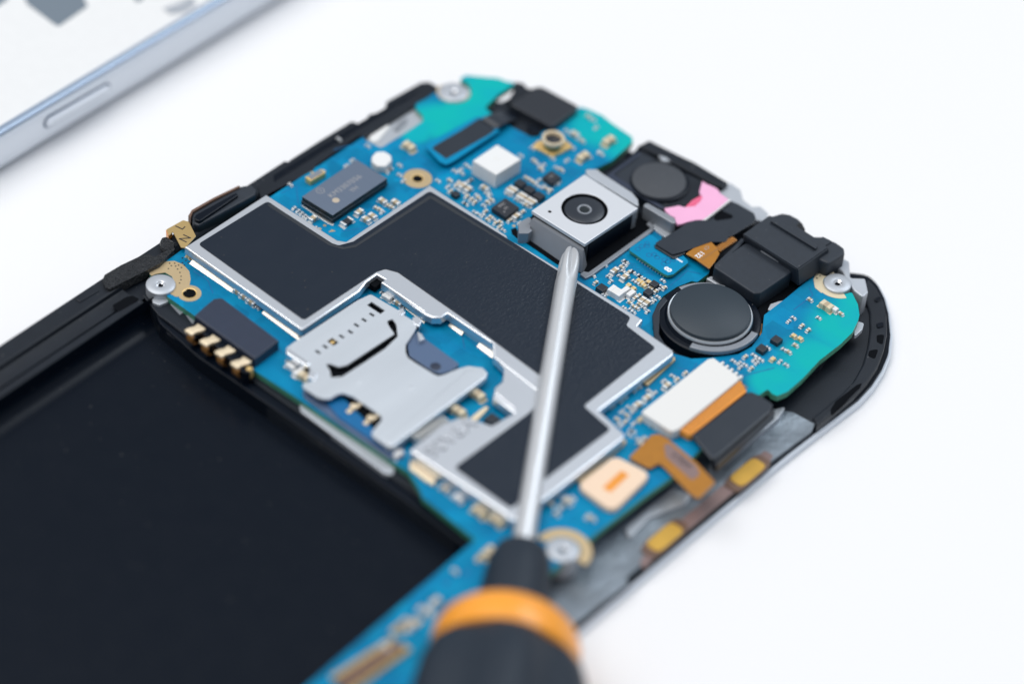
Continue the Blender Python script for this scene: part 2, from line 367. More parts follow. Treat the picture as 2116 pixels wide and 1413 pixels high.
# the side key module with its flex
prism('side_key', [(396, 449), (398, 440), (492, 386), (505, 383), (520, 382), (530, 392), (528, 402), (410, 466), (400, 462)], 0.9, -0.8, M['rubber'], phone, 0.28, r=0.3)
prism('key_bar', [(400, 452), (404, 443), (488, 397), (493, 403), (412, 458)], 1.25, 0.4, M['blackgloss'], phone, 0.3, r=0.5)
prism('key_flex', [(389, 446), (396, 434), (440, 409), (494, 383), (496, 386), (441, 413), (398, 438), (394, 449)], 1.15, -0.8, M['brown'], phone, 0.03)
fx = prism('marked_flex', [(344, 474), (378, 455), (390, 458), (405, 488), (383, 512), (374, 511), (357, 478), (350, 487)], 0.75, 0.62, M['kapton'], phone, 0.02, r=0.1)
prism('marked_flex', [(343, 475), (352, 471), (356, 480), (348, 487)], 0.6, -0.4, M['orangelight'], phone, 0.05)
p_ = P(373, 469, 0.76); text_on('flex_marking', 'L', p_, 0.76, 1.5, 100, M['ink_dark'], fx, 0.006)
p_ = P(383, 493, 0.76); text_on('flex_marking', 'N', p_, 0.76, 1.5, 100, M['ink_dark'], fx, 0.006)

# --- structure below the board
BO = [(376, 516), (345, 538), (312, 557), (308.7, 563), (311, 571), (322, 565), (340, 563), (354, 571), (361, 583), (357, 598), (343, 607), (346, 613), (398.5, 650), (470, 705),
      (528, 767), (600, 813), (700, 880), (805, 949), (845, 975), (868, 1012), (873, 1027), (939, 1080), (982, 1114), (860, 1220), (716.6, 1344.8), (690, 1368), (610, 1440), (420, 1600),
      (560, 1720), (860, 1430), (1030, 1275), (1236, 1098), (1330, 1026), (1388, 985), (1440, 935), (1520, 850), (1587, 803.5), (1595, 813), (1606, 818), (1627, 809.5), (1658.5, 782), (1694, 744), (1738, 710), (1761.5, 686.6),
      (1773, 663), (1776, 651), (1773, 629), (1760, 603.4), (1740, 609), (1718, 607), (1704, 597), (1700, 584), (1706, 572), (1698, 565), (1686, 565), (1678, 572), (1623, 617), (1589, 643), (1579, 651), (1575, 687), (1553.6, 716),
      (1525, 731.6), (1467.6, 739), (1429, 741), (1391, 730), (1360, 706), (1348, 680), (1349, 658.5), (1357, 630), (1370, 612), (1398.5, 593), (1430, 580.5), (1441, 583), (1464, 565), (1466, 558), (1462, 551), (1424, 534),
      (1395, 505), (1367, 494), (1369, 476), (1355, 468), (1343, 474), (1300, 440), (1213, 356), (1224, 352), (1264, 333), (1308, 293), (1306, 283), (1264, 254.5), (1245, 239), (1218.5, 227), (1199, 221), (1144, 262),
      (1098, 284), (1056, 262), (1008, 229), (1003, 222), (1030, 196), (1062, 176), (1062, 170), (1048, 169), (1029, 161.5), (991, 158.7), (964, 155.8), (954, 160), (951, 166), (966, 172), (974, 187), (968, 201), (937, 212), (912, 205), (901, 191),
      (882, 202.6), (859, 216), (859, 225.5), (872.7, 239), (874.6, 250), (850, 267), (787, 306), (755, 290), (748, 281), (739, 283), (652, 343), (648, 352), (561, 397.6), (470, 458)]
L = px(BO, 0)
Lo = rnd(L, 0.25, n=3)
bcen = np.array([34, -40, -0.8])
bm = prism_bm(Lo, 0.0, -0.8, 0.0, mi=(0, 1))
board = finish('circuit_board', bm, [board_material(bcen), M['fr4']], phone, org=bcen)
inner = [(8.0, -58.0), (54.5, -58.3), (54.8, -60.5), (55.9, -95), (55.9, -150), (60.0, -150), (60, -58), (61, -40), (61, -26), (64, -12), (62, -3.5), (58, -1.5), (30, -1.0), (21, -1.0), (14, -3.5), (9, -5), (5.0, -9), (3.2, -15), (3.2, -50), (4.5, -57)]
prism('inner_frame', inner, -0.86, -3.39, M['black'], phone, 0.1, mm=True)
# ledges at the top of the bay
prism('bay_ledge', [(322, 648), (345, 668), (420, 722), (560, 812), (690, 905), (830, 1003), (952, 1092), (978, 1118), (965, 1130), (820, 1022), (680, 924), (550, 833), (410, 738), (330, 668)], -1.2, -3.39, M['blackgloss'], phone, 0.1)
prism('bay_ledge', [(560, 832), (690, 921), (830, 1020), (948, 1112), (940, 1119), (820, 1030), (682, 934), (552, 842)], -1.7, -3.39, M['black'], phone, 0.08)
prism('contact_strip', [(618, 834), (634, 836), (816, 966), (812, 980), (795, 977), (622, 849)], -0.62, -1.2, M['lightmetal'], phone, 0.12, r=0.3)
prism('bay_flange', [(322, 622), (334, 618), (360, 634), (400, 656), (450, 690), (560, 765), (552, 778), (470, 742), (392, 700), (345, 665)], -0.95, -1.4, M['blackgloss'], phone, 0.12)
prism('flange_clip', [(352, 628), (366, 626), (380, 645), (372, 650)], -0.7, -1.0, M['greymetal'], phone, 0.05)
prism('flange_clip', [(384, 650), (398, 655), (412, 668), (402, 674)], -0.7, -1.0, M['greymetal'], phone, 0.05)
prism('flange_clip', [(312, 612), (340, 610), (350, 622), (330, 630), (316, 625)], -0.5, -1.2, M['lightmetal'], phone, 0.08, r=0.3)
prism('bay_lip', [(325, 655), (331, 652), (352, 680), (390, 712), (402, 715), (398, 719), (380, 716), (345, 688)], -1.55, -2.4, M['blackgloss'], phone, 0.1)
# magnesium tray along the right side
mag = prism('metal_tray', [(1581, 821), (1622, 817), (1655, 834), (1681, 857), (1684, 876), (1678, 888), (1594, 951), (1494, 1032), (1414, 1098), (1330, 1163), (1180, 1284), (1050, 1392), (850, 1550), (710, 1690), (560, 1650), (900, 1400), (1180, 1110), (1320, 990), (1400, 935), (1500, 850)], -2.9, -3.6, M['magnesium'], phone, 0.2, r=0.6)
prism('tray_rib', [(1600, 845), (1625, 838), (1610, 862), (1485, 965), (1462, 962)], -2.2, -3.0, M['lightmetal'], phone, 0.15, r=0.3)
prism('tray_rib', [(1290, 1090), (1385, 1006), (1432, 1020), (1415, 1040), (1340, 1070), (1300, 1112)], -2.5, -3.0, M['lightmetal'], phone, 0.2, r=0.8)
prism('tray_rib', [(1100, 1315), (1170, 1250), (1290, 1190), (1300, 1200), (1170, 1300)], -2.65, -3.0, M['magnesium'], phone, 0.12, r=0.8)
# right corner: rim wall and dark recess
ring_o = [(1795, 577), (1812, 596), (1826, 622), (1832, 652), (1833, 690), (1827, 722), (1814, 757), (1793, 788), (1765, 818), (1725, 850), (1688, 879)]
ring_i = [(1680, 862), (1712, 836), (1740, 812), (1765, 785), (1783, 752), (1793, 715), (1798, 680), (1797, 645), (1787, 615), (1778, 598), (1785, 586)]
prism('side_wall', [(XR - 0.75, -150), (XR - 0.05, -150), (XR - 0.05, -28), (XR - 0.75, -28)], -3.1, -3.6, M['blackgloss'], phone, 0.15, mm=True)
rim = prism('corner_rim', ring_o + ring_i, -2.5, -3.6, M['black'], phone, 0.2)
for q in ([(1806, 618), (1818, 611), (1822, 617), (1812, 624)], [(1811, 668), (1826, 664), (1827, 673), (1813, 677)]):
    prism('rim_notch', q, -2.35, -2.7, M['blackgloss'], rim, 0.05, r=0.2)
for q in ([(1811, 692), (1828, 690), (1824, 712), (1812, 706)], [(1796, 724), (1816, 720), (1808, 742), (1794, 735)]):
    prism('rim_slot', q, -2.46, -2.7, M['deep'], rim, 0.05, r=0.3)
prism('rim_slot', [(1716, 846), (1727, 828), (1770, 795), (1782, 790), (1778, 800), (1740, 838), (1718, 857)], -2.46, -2.7, M['deep'], rim, 0.05, r=0.5)
prism('corner_floor', [(1540, 830), (1600, 760), (1700, 715), (1750, 670), (1775, 620), (1800, 645), (1802, 690), (1795, 722), (1782, 756), (1764, 788), (1738, 817), (1700, 852), (1680, 872), (1640, 850)], -2.8, -3.6, M['black'], phone, 0.05)
prism('metal_bracket', [(1766, 662), (1786, 667), (1782, 680), (1764, 697)], -0.85, -1.4, M['lightmetal'], phone, 0.1, r=0.3)
# grey cast metal at the top of the frame
prism('cast_frame', [(1497, 380), (1510, 379), (1530, 393), (1536, 415), (1552, 428), (1571, 427), (1588, 442), (1580, 458), (1562, 455), (1505, 412), (1478, 392)], -0.2, -3.3, M['lightmetal'], phone, 0.15, r=0.3)
prism('cast_frame', [(1450, 372), (1500, 379), (1540, 416), (1570, 440), (1560, 462), (1480, 420)], -0.5, -3.3, M['lightmetal'], phone, 0.1)
prism('cast_frame', [(1458, 575), (1470, 570), (1500, 585), (1490, 592)], -0.1, -1.4, M['lightmetal'], phone, 0.1, r=0.2)
prism('cast_frame', [(1586, 640), (1592, 628), (1610, 622), (1622, 620), (1600, 642)], -0.15, -1.4, M['lightmetal'], phone, 0.1, r=0.2)
prism('gap_shade_sheet', [(1440, 590), (1480, 540), (1620, 560), (1680, 590), (1590, 700), (1560, 690)], -0.82, -1.4, M['deep'], phone, 0.0)  # dark sheet painting the shade in the gap below the jack
prism('cast_frame', [(1755, 296 + 244), (1757, 574), (1788, 575), (1794, 603), (1783, 614), (1765, 600), (1740, 560), (1718, 545), (1735, 530)], 0.1, -3.0, M['lightmetal'], phone, 0.15, r=0.3)
# left top corner opening shows the metal frame
prism('cast_frame', [(745, 300), (790, 322), (884, 262), (880, 225), (862, 218), (742, 292)], -0.5, -3.0, M['lightmetal'], phone, 0.05)
prism('rail_clip', [(762, 284), (772, 270), (800, 256), (806, 262), (780, 292), (770, 294)], -0.3, -1.5, M['white'], phone, 0.1, r=0.3)
prism('rail_clip', [(812, 268), (826, 250), (845, 243), (838, 256), (822, 270)], -0.3, -1.5, M['greymetal'], phone, 0.1, r=0.3)

# ================================================================ metal shield and its film
ZS = 1.5
SH = [(381.8, 510.6), (550, 402.3), (697, 496), (715, 499), (888, 382.8), (1046.8, 486), (1050, 494), (1081.6, 510.2), (1328, 660), (1318, 673), (1391, 724), (1391, 733),
      (1238, 848), (1289.8, 896), (1287.8, 905), (1150, 1013), (1066, 1074), (1052, 1070), (847.6, 935), (848, 928), (862, 916), (915, 875), (947, 863), (968, 862), (1016, 879), (1062, 853),
      (1019, 822), (1023, 800), (1038, 788), (1042, 760), (1020, 738), (1018.5, 709), (924, 648), (912, 656), (893, 656), (880, 650), (870, 644), (787.6, 584.6), (795, 577), (779, 567.5), (757.8, 582.5), (743, 601.6), (626, 680), (620, 680)]
sh = prism('metal_shield', SH, ZS, 0.55, M['steel'], phone, 0.16)
FI = [(409.5, 504), (553, 415.5), (675.7, 499), (700, 507), (730, 499), (888, 394.4), (1042, 489), (1078, 512), (1303, 655), (1294, 672), (1355, 718), (1206, 838), (1262, 886), (1137, 981), (1056, 1050), (939, 965), (1094, 852), (1122, 820), (1120, 778), (960, 659), (822, 562), (796, 555), (778, 561), (628, 661)]
film = prism('black_film', FI, ZS + 0.07, ZS - 0.02, M['film'], sh, 0.03, r=0.5)
prism('film_border', [(552, 423), (560, 421), (690, 505), (712, 511), (735, 505), (888, 404), (900, 408), (1072, 517), (1065, 516), (890, 410), (735, 511), (708, 515), (680, 507), (558, 428)], ZS + 0.085, ZS, M['film_edge'], sh, 0.005)
# soldered fence under the lid and feet sloped to reflect the overhead light
def wall(name, a, b, z1, z0, th, m, parent):
    A, B = np.array(P(*a, z1)[:2]), np.array(P(*b, z1)[:2]); d = (B - A) / np.linalg.norm(B - A); n = np.array([-d[1], d[0]])
    return prism(name, [tuple(A), tuple(B), tuple(B + n * th), tuple(A + n * th)], z1, z0, m, parent, 0.04, mm=True)
ins = rnd(px(SH, ZS), 0.02)
cx_ = np.mean([p[0] for p in ins]); cy_ = np.mean([p[1] for p in ins])
wall('shield_fence', (388, 516), (622, 684), 0.55, 0.0, 0.3, M['steel'], sh)
wall('shield_fence', (792, 592), (874, 652), 0.5, 0.0, 0.3, M['steel'], sh)
wall('shield_fence', (930, 662), (1018, 724), 0.5, 0.0, 0.3, M['steel'], sh)
wall('shield_fence', (850, 944), (1052, 1082), 0.55, 0.0, 0.3, M['steel'], sh)
prism('shield_fence', [(1040, 490), (1320, 664), (1312, 676), (1380, 728), (1232, 848), (1280, 900), (1150, 1005), (1130, 1000), (1180, 840), (1100, 560)], ZS - 0.3, 0.0, M['steel_matte'], sh, 0.0)
prism('shield_fence', [(556, 412), (690, 500), (720, 505), (886, 396), (1040, 496), (800, 560), (560, 480)], ZS - 0.3, 0.0, M['steel_matte'], sh, 0.0)
prism('shield_fence', [(396, 520), (540, 425), (700, 520), (760, 565), (628, 662)], ZS - 0.3, 0.0, M['steel_matte'], sh, 0.0)
def foot(a, b, wd, h, m, name='shield_glint_foot'):
    A, B = P(*a, 0.0), P(*b, 0.0); y0 = min(A[1], B[1]); bm = bmesh.new()
    r0 = [bm.verts.new((A[0], A[1], 0.004)), bm.verts.new((A[0], A[1] + wd, h)), bm.verts.new((A[0], A[1] + wd, 0.004))]
    r1 = [bm.verts.new((B[0], B[1], 0.004)), bm.verts.new((B[0], B[1] + wd, h)), bm.verts.new((B[0], B[1] + wd, 0.004))]
    for k in range(3): bm.faces.new([r0[k], r0[(k + 1) % 3], r1[(k + 1) % 3], r1[k]])
    bm.faces.new(r0); bm.faces.new(r1[::-1]); return finish(name, bm, m, sh)
foot((391, 545), (478, 604), 0.55, 0.32, M['footbright']); foot((541, 647), (618, 704), 0.55, 0.32, M['footbright'])  # wedges shaped to throw the overhead light back as a bright band
foot((795, 606), (876, 668), 0.5, 0.3, M['footbright']); foot((926, 673), (953, 693), 0.5, 0.3, M['footbright']); foot((985, 716), (1017, 740), 0.5, 0.3, M['footbright'])
prism('shield_gap_shade', [(757.8, 582.5), (779, 567.5), (795, 577), (775, 594)], 0.9, 0.2, M['deep'], sh, 0.0)  # black square painted in for the shade inside the notch
prism('ground_strip', [(848, 946), (860, 946), (900, 975), (900, 1002), (880, 992), (846, 966)], 0.35, 0.0, M['palegold'], board, 0.08, r=0.2)
# folded lips, edge glare put in as brighter polished metal
for a, b in [((386, 513), (620, 679)), ((790, 585), (878, 645)), ((926, 648), (1016, 708)), ((1024, 740), (1109, 806)), ((1024, 812), (1064, 846)), ((853, 934), (1048, 1064))]:
    A, B = np.array(P(*a, ZS - 0.05)), np.array(P(*b, ZS - 0.05)); bm = bmesh.new(); d = (B - A) / np.linalg.norm(B - A); n_ = np.cross(d, (0, 0, 1)); rr = 0.22 if a[1] > 900 else 0.17; ring = []
    for q in (A, B): ring.append([bm.verts.new(q + n_ * rr * math.cos(2 * math.pi * i / 12) + np.array((0, 0, rr)) * math.sin(2 * math.pi * i / 12)) for i in range(12)])
    for i in range(12): bm.faces.new([ring[0][i], ring[0][(i + 1) % 12], ring[1][(i + 1) % 12], ring[1][i]])
    bm.faces.new(ring[0]); bm.faces.new(ring[1][::-1]); finish('folded_lip', bm, M['chrome'], sh)
# embossed characters by the springs
p_ = P(930, 905, ZS); text_on('embossed_text', '90V6A', p_, ZS + 0.06, 2.3, 90, M['chrome'], sh, 0.07, 0.02, spacing=1.1)
p_ = P(930.8, 905.4, ZS); text_on('embossed_text', '90V6A', p_, ZS + 0.012, 2.42, 90, M['greymetal'], sh, 0.01, 0.05, spacing=1.05)  # wider grey copy below paints shade around the raised characters
# window with chip and gold bar
prism('ground_strip', [(973, 862), (990, 848), (1004, 838), (1010, 842), (985, 868), (975, 868)], 0.35, 0.0, M['palegold'], board, 0.05)
# spring row
for i in range(11):
    t_ = i / 10; a = (862 + 60 * t_, 905 - 38 * t_); p = P(a[0] - 2, a[1] - 2, 1.2)
    box('spring_finger', p, 1.1, 0.15, 1.25, 0.3, M['solder'], sh, 0.03)
prism('contact_row', [(845, 898), (896, 858), (908, 864), (860, 904)], 0.35, 0.0, M['ic'], board, 0.03)

# ================================================================ memory card reader
ZR = 1.25
RD = [(592, 719), (606, 708), (738, 621), (766, 608), (828, 644), (836, 652), (856, 664), (861, 676), (855, 687), (838, 712), (838, 728), (843, 739), (856, 748), (893, 771), (905, 777), (918, 774), (946, 762), (968, 756), (997, 760), (1007, 770), (1005, 779),
      (810, 924), (798, 921), (770, 901), (768, 893), (790, 866), (786, 858), (729, 819), (709, 812), (696, 815), (682, 824), (668, 824), (655, 820), (625, 800), (627, 792), (648, 786), (650, 772), (638, 758), (592, 724)]
slot = [(673, 752), (684, 752), (700, 758), (717, 754), (815, 690), (802, 671), (800, 663), (811, 659), (819, 670), (822, 695), (796, 720), (754, 748), (707, 778), (684, 780), (682, 766)]
def pxl(pts, z): return [tuple(P(a, b, z)[:2]) for a, b in pts]
hol = [rnd(pxl(slot, ZR), 0.15)]
for (a, b) in [(768.5, 650), (752.5, 661), (736.6, 671.7), (724, 685.5), (706, 695), (672, 716), (657, 727)]:
    c_ = P(a, b, ZR); hol.append([(c_[0] - .33, c_[1] - .16), (c_[0] + .33, c_[1] - .16), (c_[0] + .33, c_[1] + .16), (c_[0] - .33, c_[1] + .16)])
c_ = P(688, 706, ZR); hol.append([(c_[0] - .5, c_[1] - .4), (c_[0] + .5, c_[1] - .4), (c_[0] + .5, c_[1] + .4), (c_[0] - .5, c_[1] + .4)])
c_ = P(777, 636, ZR); hol.append([(c_[0] - 1.0, c_[1] - .38), (c_[0] + 1.0, c_[1] - .38), (c_[0] + 1.0, c_[1] + .38), (c_[0] - 1.0, c_[1] + .38)])
reader = finish('card_reader', prism_bm([rnd(pxl(RD, ZR), 0.35)] + hol, ZR, ZR - 0.22, 0.07), M['steel_matte'], phone)
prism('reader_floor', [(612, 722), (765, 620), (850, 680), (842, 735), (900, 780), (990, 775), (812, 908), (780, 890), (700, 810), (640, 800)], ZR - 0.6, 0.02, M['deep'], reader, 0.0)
prism('reader_tongue', [(842, 690), (862, 688), (950, 752), (930, 766), (912, 772), (893, 766), (846, 735), (842, 715)], 0.85, 0.05, M['bluegrey'], reader, 0.05, r=0.3)
c_ = P(900, 757, 0.86); lathe('tongue_mark', c_, [(0, 0.875), (0.55, 0.875), (0.6, 0.86), (0.6, 0.8)], M['conn'], reader, 24)
prism('reader_ridge', [(950, 775), (962, 764), (1001, 763), (1008, 770), (1004, 780), (812, 922), (800, 920), (794, 906)], ZR + 0.22, ZR - 0.5, M['steel_matte'], reader, 0.2, r=0.2)
prism('reader_lip', [(590, 722), (598, 720), (640, 748), (637, 756), (628, 753), (592, 729)], ZR + 0.12, ZR - 0.7, M['chrome'], reader, 0.1, r=0.15)
prism('reader_base', [(625, 806), (650, 806), (740, 840), (838, 905), (832, 946), (805, 946), (700, 873), (628, 820)], 0.28, 0.0, M['bluegrey'], reader, 0.06, r=0.2)
prism('reader_base', [(660, 812), (700, 800), (790, 868), (775, 905), (800, 925), (820, 925), (812, 938), (700, 862)], 0.5, 0.05, M['maskdark'], reader, 0.03)
for (a, b) in [(731, 838), (766, 862)]:
    c_ = P(a, b, 0.9); bm = lathe_bm(c_, [(0, 1.0), (0.28, 0.97), (0.42, 0.85), (0.45, 0.65), (0.4, 0.45), (0.0, 0.45)], 20); box_bm((c_[0] + 0.3, c_[1] + 0.55), 0.35, 1.0, 0.95, 0.7, 0.06, bm=bm); box_bm((c_[0], c_[1] - 0.5), 0.5, 0.9, 0.6, 0.5, 0.03, bm=bm)
    finish('contact_pin', bm, M['palegold'], reader)
c_ = P(687, 708, 0.9); lathe('contact_pin', c_, [(0, 1.05), (0.22, 1.0), (0.3, 0.8), (0.3, 0.6)], M['gold'], reader, 16)

for q in ([(852, 656), (862, 652), (872, 662), (866, 674), (854, 668)], [(862, 684), (872, 690), (878, 700), (866, 704)], [(823, 640), (832, 636), (838, 646), (828, 652)], [(640, 762), (656, 772), (650, 786), (636, 778)]):
    prism('reader_tab', q, ZR + 0.12, ZR - 0.6, M['steel'], reader, 0.08)
for (a, b, r_) in [(850, 800, .28), (742, 790, .2)]:
    c_ = P(a, b, ZR); lathe('stamped_dimple', c_, [(0, ZR + 0.004), (r_ * .8, ZR + 0.008), (r_, ZR - 0.01)], M['steel'], reader, 20)
# ================================================================ battery connector
ZB = 1.35
bc = prism('battery_connector', [(402, 652), (421, 634.7), (442, 617.5), (458, 615), (576, 703.5), (560, 716), (526.6, 741)], ZB, -0.9, M['conn'], phone, 0.1, r=0.5, only={3})
prism('pin_housing', [(398, 668), (404, 657), (516, 742), (524, 756), (516, 770), (502, 768)], 0.7, -2.2, M['blackgloss'], bc, 0.1)
for (a, b) in [(403, 680), (433.5, 702.5), (465, 725), (497.5, 748)]:
    c_ = P(a, b, 0.95); lft = []; rgt = []
    for i in range(13):
        t_ = i / 12; y = c_[1] + 0.88 - 1.76 * t_; off = -0.17 * math.tanh((t_ - 0.5) * 6); wv = 0.53 + 0.05 * math.cos(2 * math.pi * t_) * (1 if t_ < .5 else .4)
        lft.append((c_[0] + off - wv, y)); rgt.append((c_[0] + off + wv, y))
    Lq = rnd(lft + rgt[::-1], 0.18, n=3, only={0, 12, 13, 25})
    pn = finish('connector_pin', prism_bm(Lq, 0.95, 0.6, 0.1), M['palegold'], bc, smooth=40)
    bm = bmesh.new(); prof = [(-0.88, 0.62), (-1.02, 0.3), (-0.98, -0.1), (-0.75, -0.55), (-0.3, -0.8), (0.3, -0.8)]
    rows = [[bm.verts.new((c_[0] + 0.15 + k * 0.4, c_[1] + y, z)) for k in (-1, 1)] + [bm.verts.new((c_[0] + 0.15 + k * 0.4, c_[1] + y + .2, z)) for k in (1, -1)] for y, z in prof]
    for r0, r1 in zip(rows, rows[1:]):
        for k in range(4): bm.faces.new([r0[k], r0[(k + 1) % 4], r1[(k + 1) % 4], r1[k]])
    bm.faces.new(rows[0]); bm.faces.new(rows[-1][::-1]); finish('connector_pin', bm, M['copper'], bc, smooth=60)  # lower curve in copper tone paints the brown shade beneath the pin
c_ = P(515, 769, 0.2); lathe('anchor_tab', c_, [(0, 0.85), (0.3, 0.8), (0.45, 0.5), (0.45, -0.3), (0, -0.3)], M['gold'], bc, 20)

# ================================================================ chips
def chip(name, corners, z1, parent, m, z0=0.05, bev=0.03): return prism(name, corners, z1, z0, m, parent, bev)
mc = chip('memory_chip', [(737, 330.4), (800, 369), (687.3, 445), (624.4, 406.5)], 1.35, board, [M['chip'], M['chipside']], 0.85)
bpy.data.objects.remove(mc)
L = px([(737, 330.4), (800, 369), (687.3, 445), (624.4, 406.5)], 1.35)
bm = prism_bm(L, 1.35, 0.82, 0.02, mi=(0, 1)); Lc = np.mean(np.array(L), axis=0)
L2 = [tuple(Lc + (np.array(p) - Lc) * 1.02) for p in L]; prism_bm(L2, 0.76, 0.3, 0.02, bm=bm, mi=(1, 1)); L3 = [tuple(Lc + (np.array(p) - Lc) * 0.97) for p in L]; prism_bm(L3, 0.85, 0.74, 0, bm=bm, mi=(1, 1)); prism_bm(L3, 0.35, 0.0, 0, bm=bm, mi=(1, 1))
mc = finish('memory_chip', bm, [M['chip'], M['chipside']], board)
p_ = P(713, 385, 1.35); text_on('chip_marking', 'KM3307056', p_, 1.352, 0.98, 90, M['marking'], mc, 0.003, spacing=1.08)
p_ = P(732, 391, 1.35); text_on('chip_marking', 'YH', p_, 1.352, 0.85, 90, M['marking'], mc, 0.003)
p_ = P(662, 394, 1.35); text_on('chip_marking', 'S', p_, 1.352, 0.6, 90, M['marking'], mc, 0.003)
prism('chip_marking', circ(p_, 0.5, 28), 1.354, 1.348, M['marking'], mc, 0, mm=True, holes=[circ(p_, 0.43, 28)])
p_ = P(694, 414, 1.35); lathe('chip_marking', p_, [(0, 1.356), (0.42, 1.356), (0.42, 1.349)], M['markgold'], mc, 28)
prism('underfill', [(622, 424), (632, 424), (690, 462), (688, 466), (676, 461)], 0.12, 0.0, M['solder'], board, 0.04)
qf = chip('control_chip', [(1044.5, 409), (1073, 429), (1045, 448), (1016, 429)], 0.75, board, M['ic'])
p_ = P(1037, 423, 0.75); text_on('chip_marking', 'BAJC', p_, 0.752, 0.5, 90, M['marking'], qf, 0.002)
p_ = P(1046, 430, 0.75); text_on('chip_marking', '0X', p_, 0.752, 0.5, 90, M['marking'], qf, 0.002)
p_ = P(1042, 438, 0.75); lathe('chip_marking', p_, [(0, 0.755), (0.1, 0.755), (0.1, 0.748)], M['marking'], qf, 16)
q2 = chip('control_chip', [(1139.5, 352), (1160, 366), (1141, 379.5), (1121, 365.5)], 0.65, board, M['ic'])
p_ = P(1140, 364, 0.65); text_on('chip_marking', 'CB1', p_, 0.652, 0.42, 90, M['marking'], q2, 0.002)
for (a, b) in [(1075.8, 377), (1094.8, 390), (1113.8, 403)]:
    p = P(a, b, 0.7); box('power_chip', p, 1.15, 1.0, 0.7, 0.05, M['ic'], board, 0.05)
for (a, b, s_) in [(942, 399, .8), (1244, 593, 1.0), (1352, 585, .85), (1340, 602, .85), (1605, 700, 1.0), (1575, 718, 1.0), (1017, 864, 1.3)]:
    p = P(a, b, 0.6); box('small_chip', p, s_, s_, 0.6, 0.03, M['ic'], board, 0.06)
# solder leads round the two control chips
def leads(c, hx, hy, nx, ny, z=0.12):
    for i in range(nx):
        for s_ in (-1, 1): box('solder_lead', (c[0] - hx + 2 * hx * (i + .5) / nx, c[1] + s_ * (hy + .12)), .16, .26, z, 0.005, M['solder'], board, 0.04)
    for i in range(ny):
        for s_ in (-1, 1): box('solder_lead', (c[0] + s_ * (hx + .12), c[1] - hy + 2 * hy * (i + .5) / ny), .26, .16, z, 0.005, M['solder'], board, 0.04)
leads(P(1044.5, 436, 0), 1.08, 1.08, 4, 5); leads(P(1140, 373, 0), .72, .72, 3, 4)
# white block, fuse, crystal, round parts
wb = prism('white_relay', [(1027.4, 298.5), (1077, 329), (1025.5, 361.5), (977, 332)], 2.05, 0.05, M['white'], board, 0.12)
p_ = P(1027, 329, 2.05); text_on('relay_marking', 'Z', p_, 2.053, 1.0, 90, M['offwhite'], wb, 0.004)
prism('white_inductor', [(768, 323), (777, 313), (794, 312), (808, 320), (810, 331), (797, 344), (780, 343), (768, 334)], 0.95, 0.05, M['white'], board, 0.2, r=0.5)
L = px([(631, 366), (663, 349), (673, 356), (642, 374)], 0.75)
cr = prism('crystal', L, 0.75, 0.05, M['gold'], board, 0.05, mm=True); Lc = np.mean(np.array(L), axis=0)
prism('crystal_lid', [tuple(Lc + (np.array(p) - Lc) * 0.8) for p in L], 0.82, 0.7, M['greymetal'], cr, 0.03, mm=True)
# antenna coaxial socket
c_ = P(1142, 302, 0.3)
cs = prism('antenna_socket', [(1100, 301), (1112, 290), (1170, 290), (1184, 302), (1142, 323)], 0.32, 0.02, M['gold'], board, 0.06, r=0.15)
c2 = (c_[0], c_[1])
lathe('socket_ring', c2, [(0.82, 0.3), (0.82, 0.75), (1.0, 0.95), (1.28, 1.05), (1.36, 1.2), (1.36, 1.5), (1.28, 1.6), (1.08, 1.6), (1.0, 1.5), (0.98, 0.9), (0.0, 0.9)], M['palegold'], cs, 40)
lathe('socket_core', c2, [(0, 1.25), (0.2, 1.2), (0.95, 1.18), (0.97, 0.9)], M['ic'], cs, 32)
lathe('socket_base', c2, [(0, 0.62), (0.95, 0.6), (1.0, 0.3)], M['green'], cs, 32)
# plated holes
def washer(name, a, b, ro, ri, z, m, hole=True, parent=board):
    c = P(a, b, z); o = prism(name, circ(c, ro, 44), z, 0.003, m, parent, 0.0, mm=True, holes=[circ(c, ri, 44)])
    lathe('plated_hole', c, [(0, z - 0.012), (ri * 0.99, z - 0.012), (ri, z - 0.002)], M['deep'], o, 32)
    lathe('plated_hole', (c[0], c[1]), [(ri, z + 0.012), (ri - 0.1, z + 0.008), (ri - 0.12, z - 0.01)], M['gold'], o, 32)
    return o
washer('gold_ring_pad', 863, 369, 1.68, 0.72, 0.03, M['goldpad'])
washer('gold_ring_pad', 391.5, 606, 1.3, 0.85, 0.03, M['goldpad'])
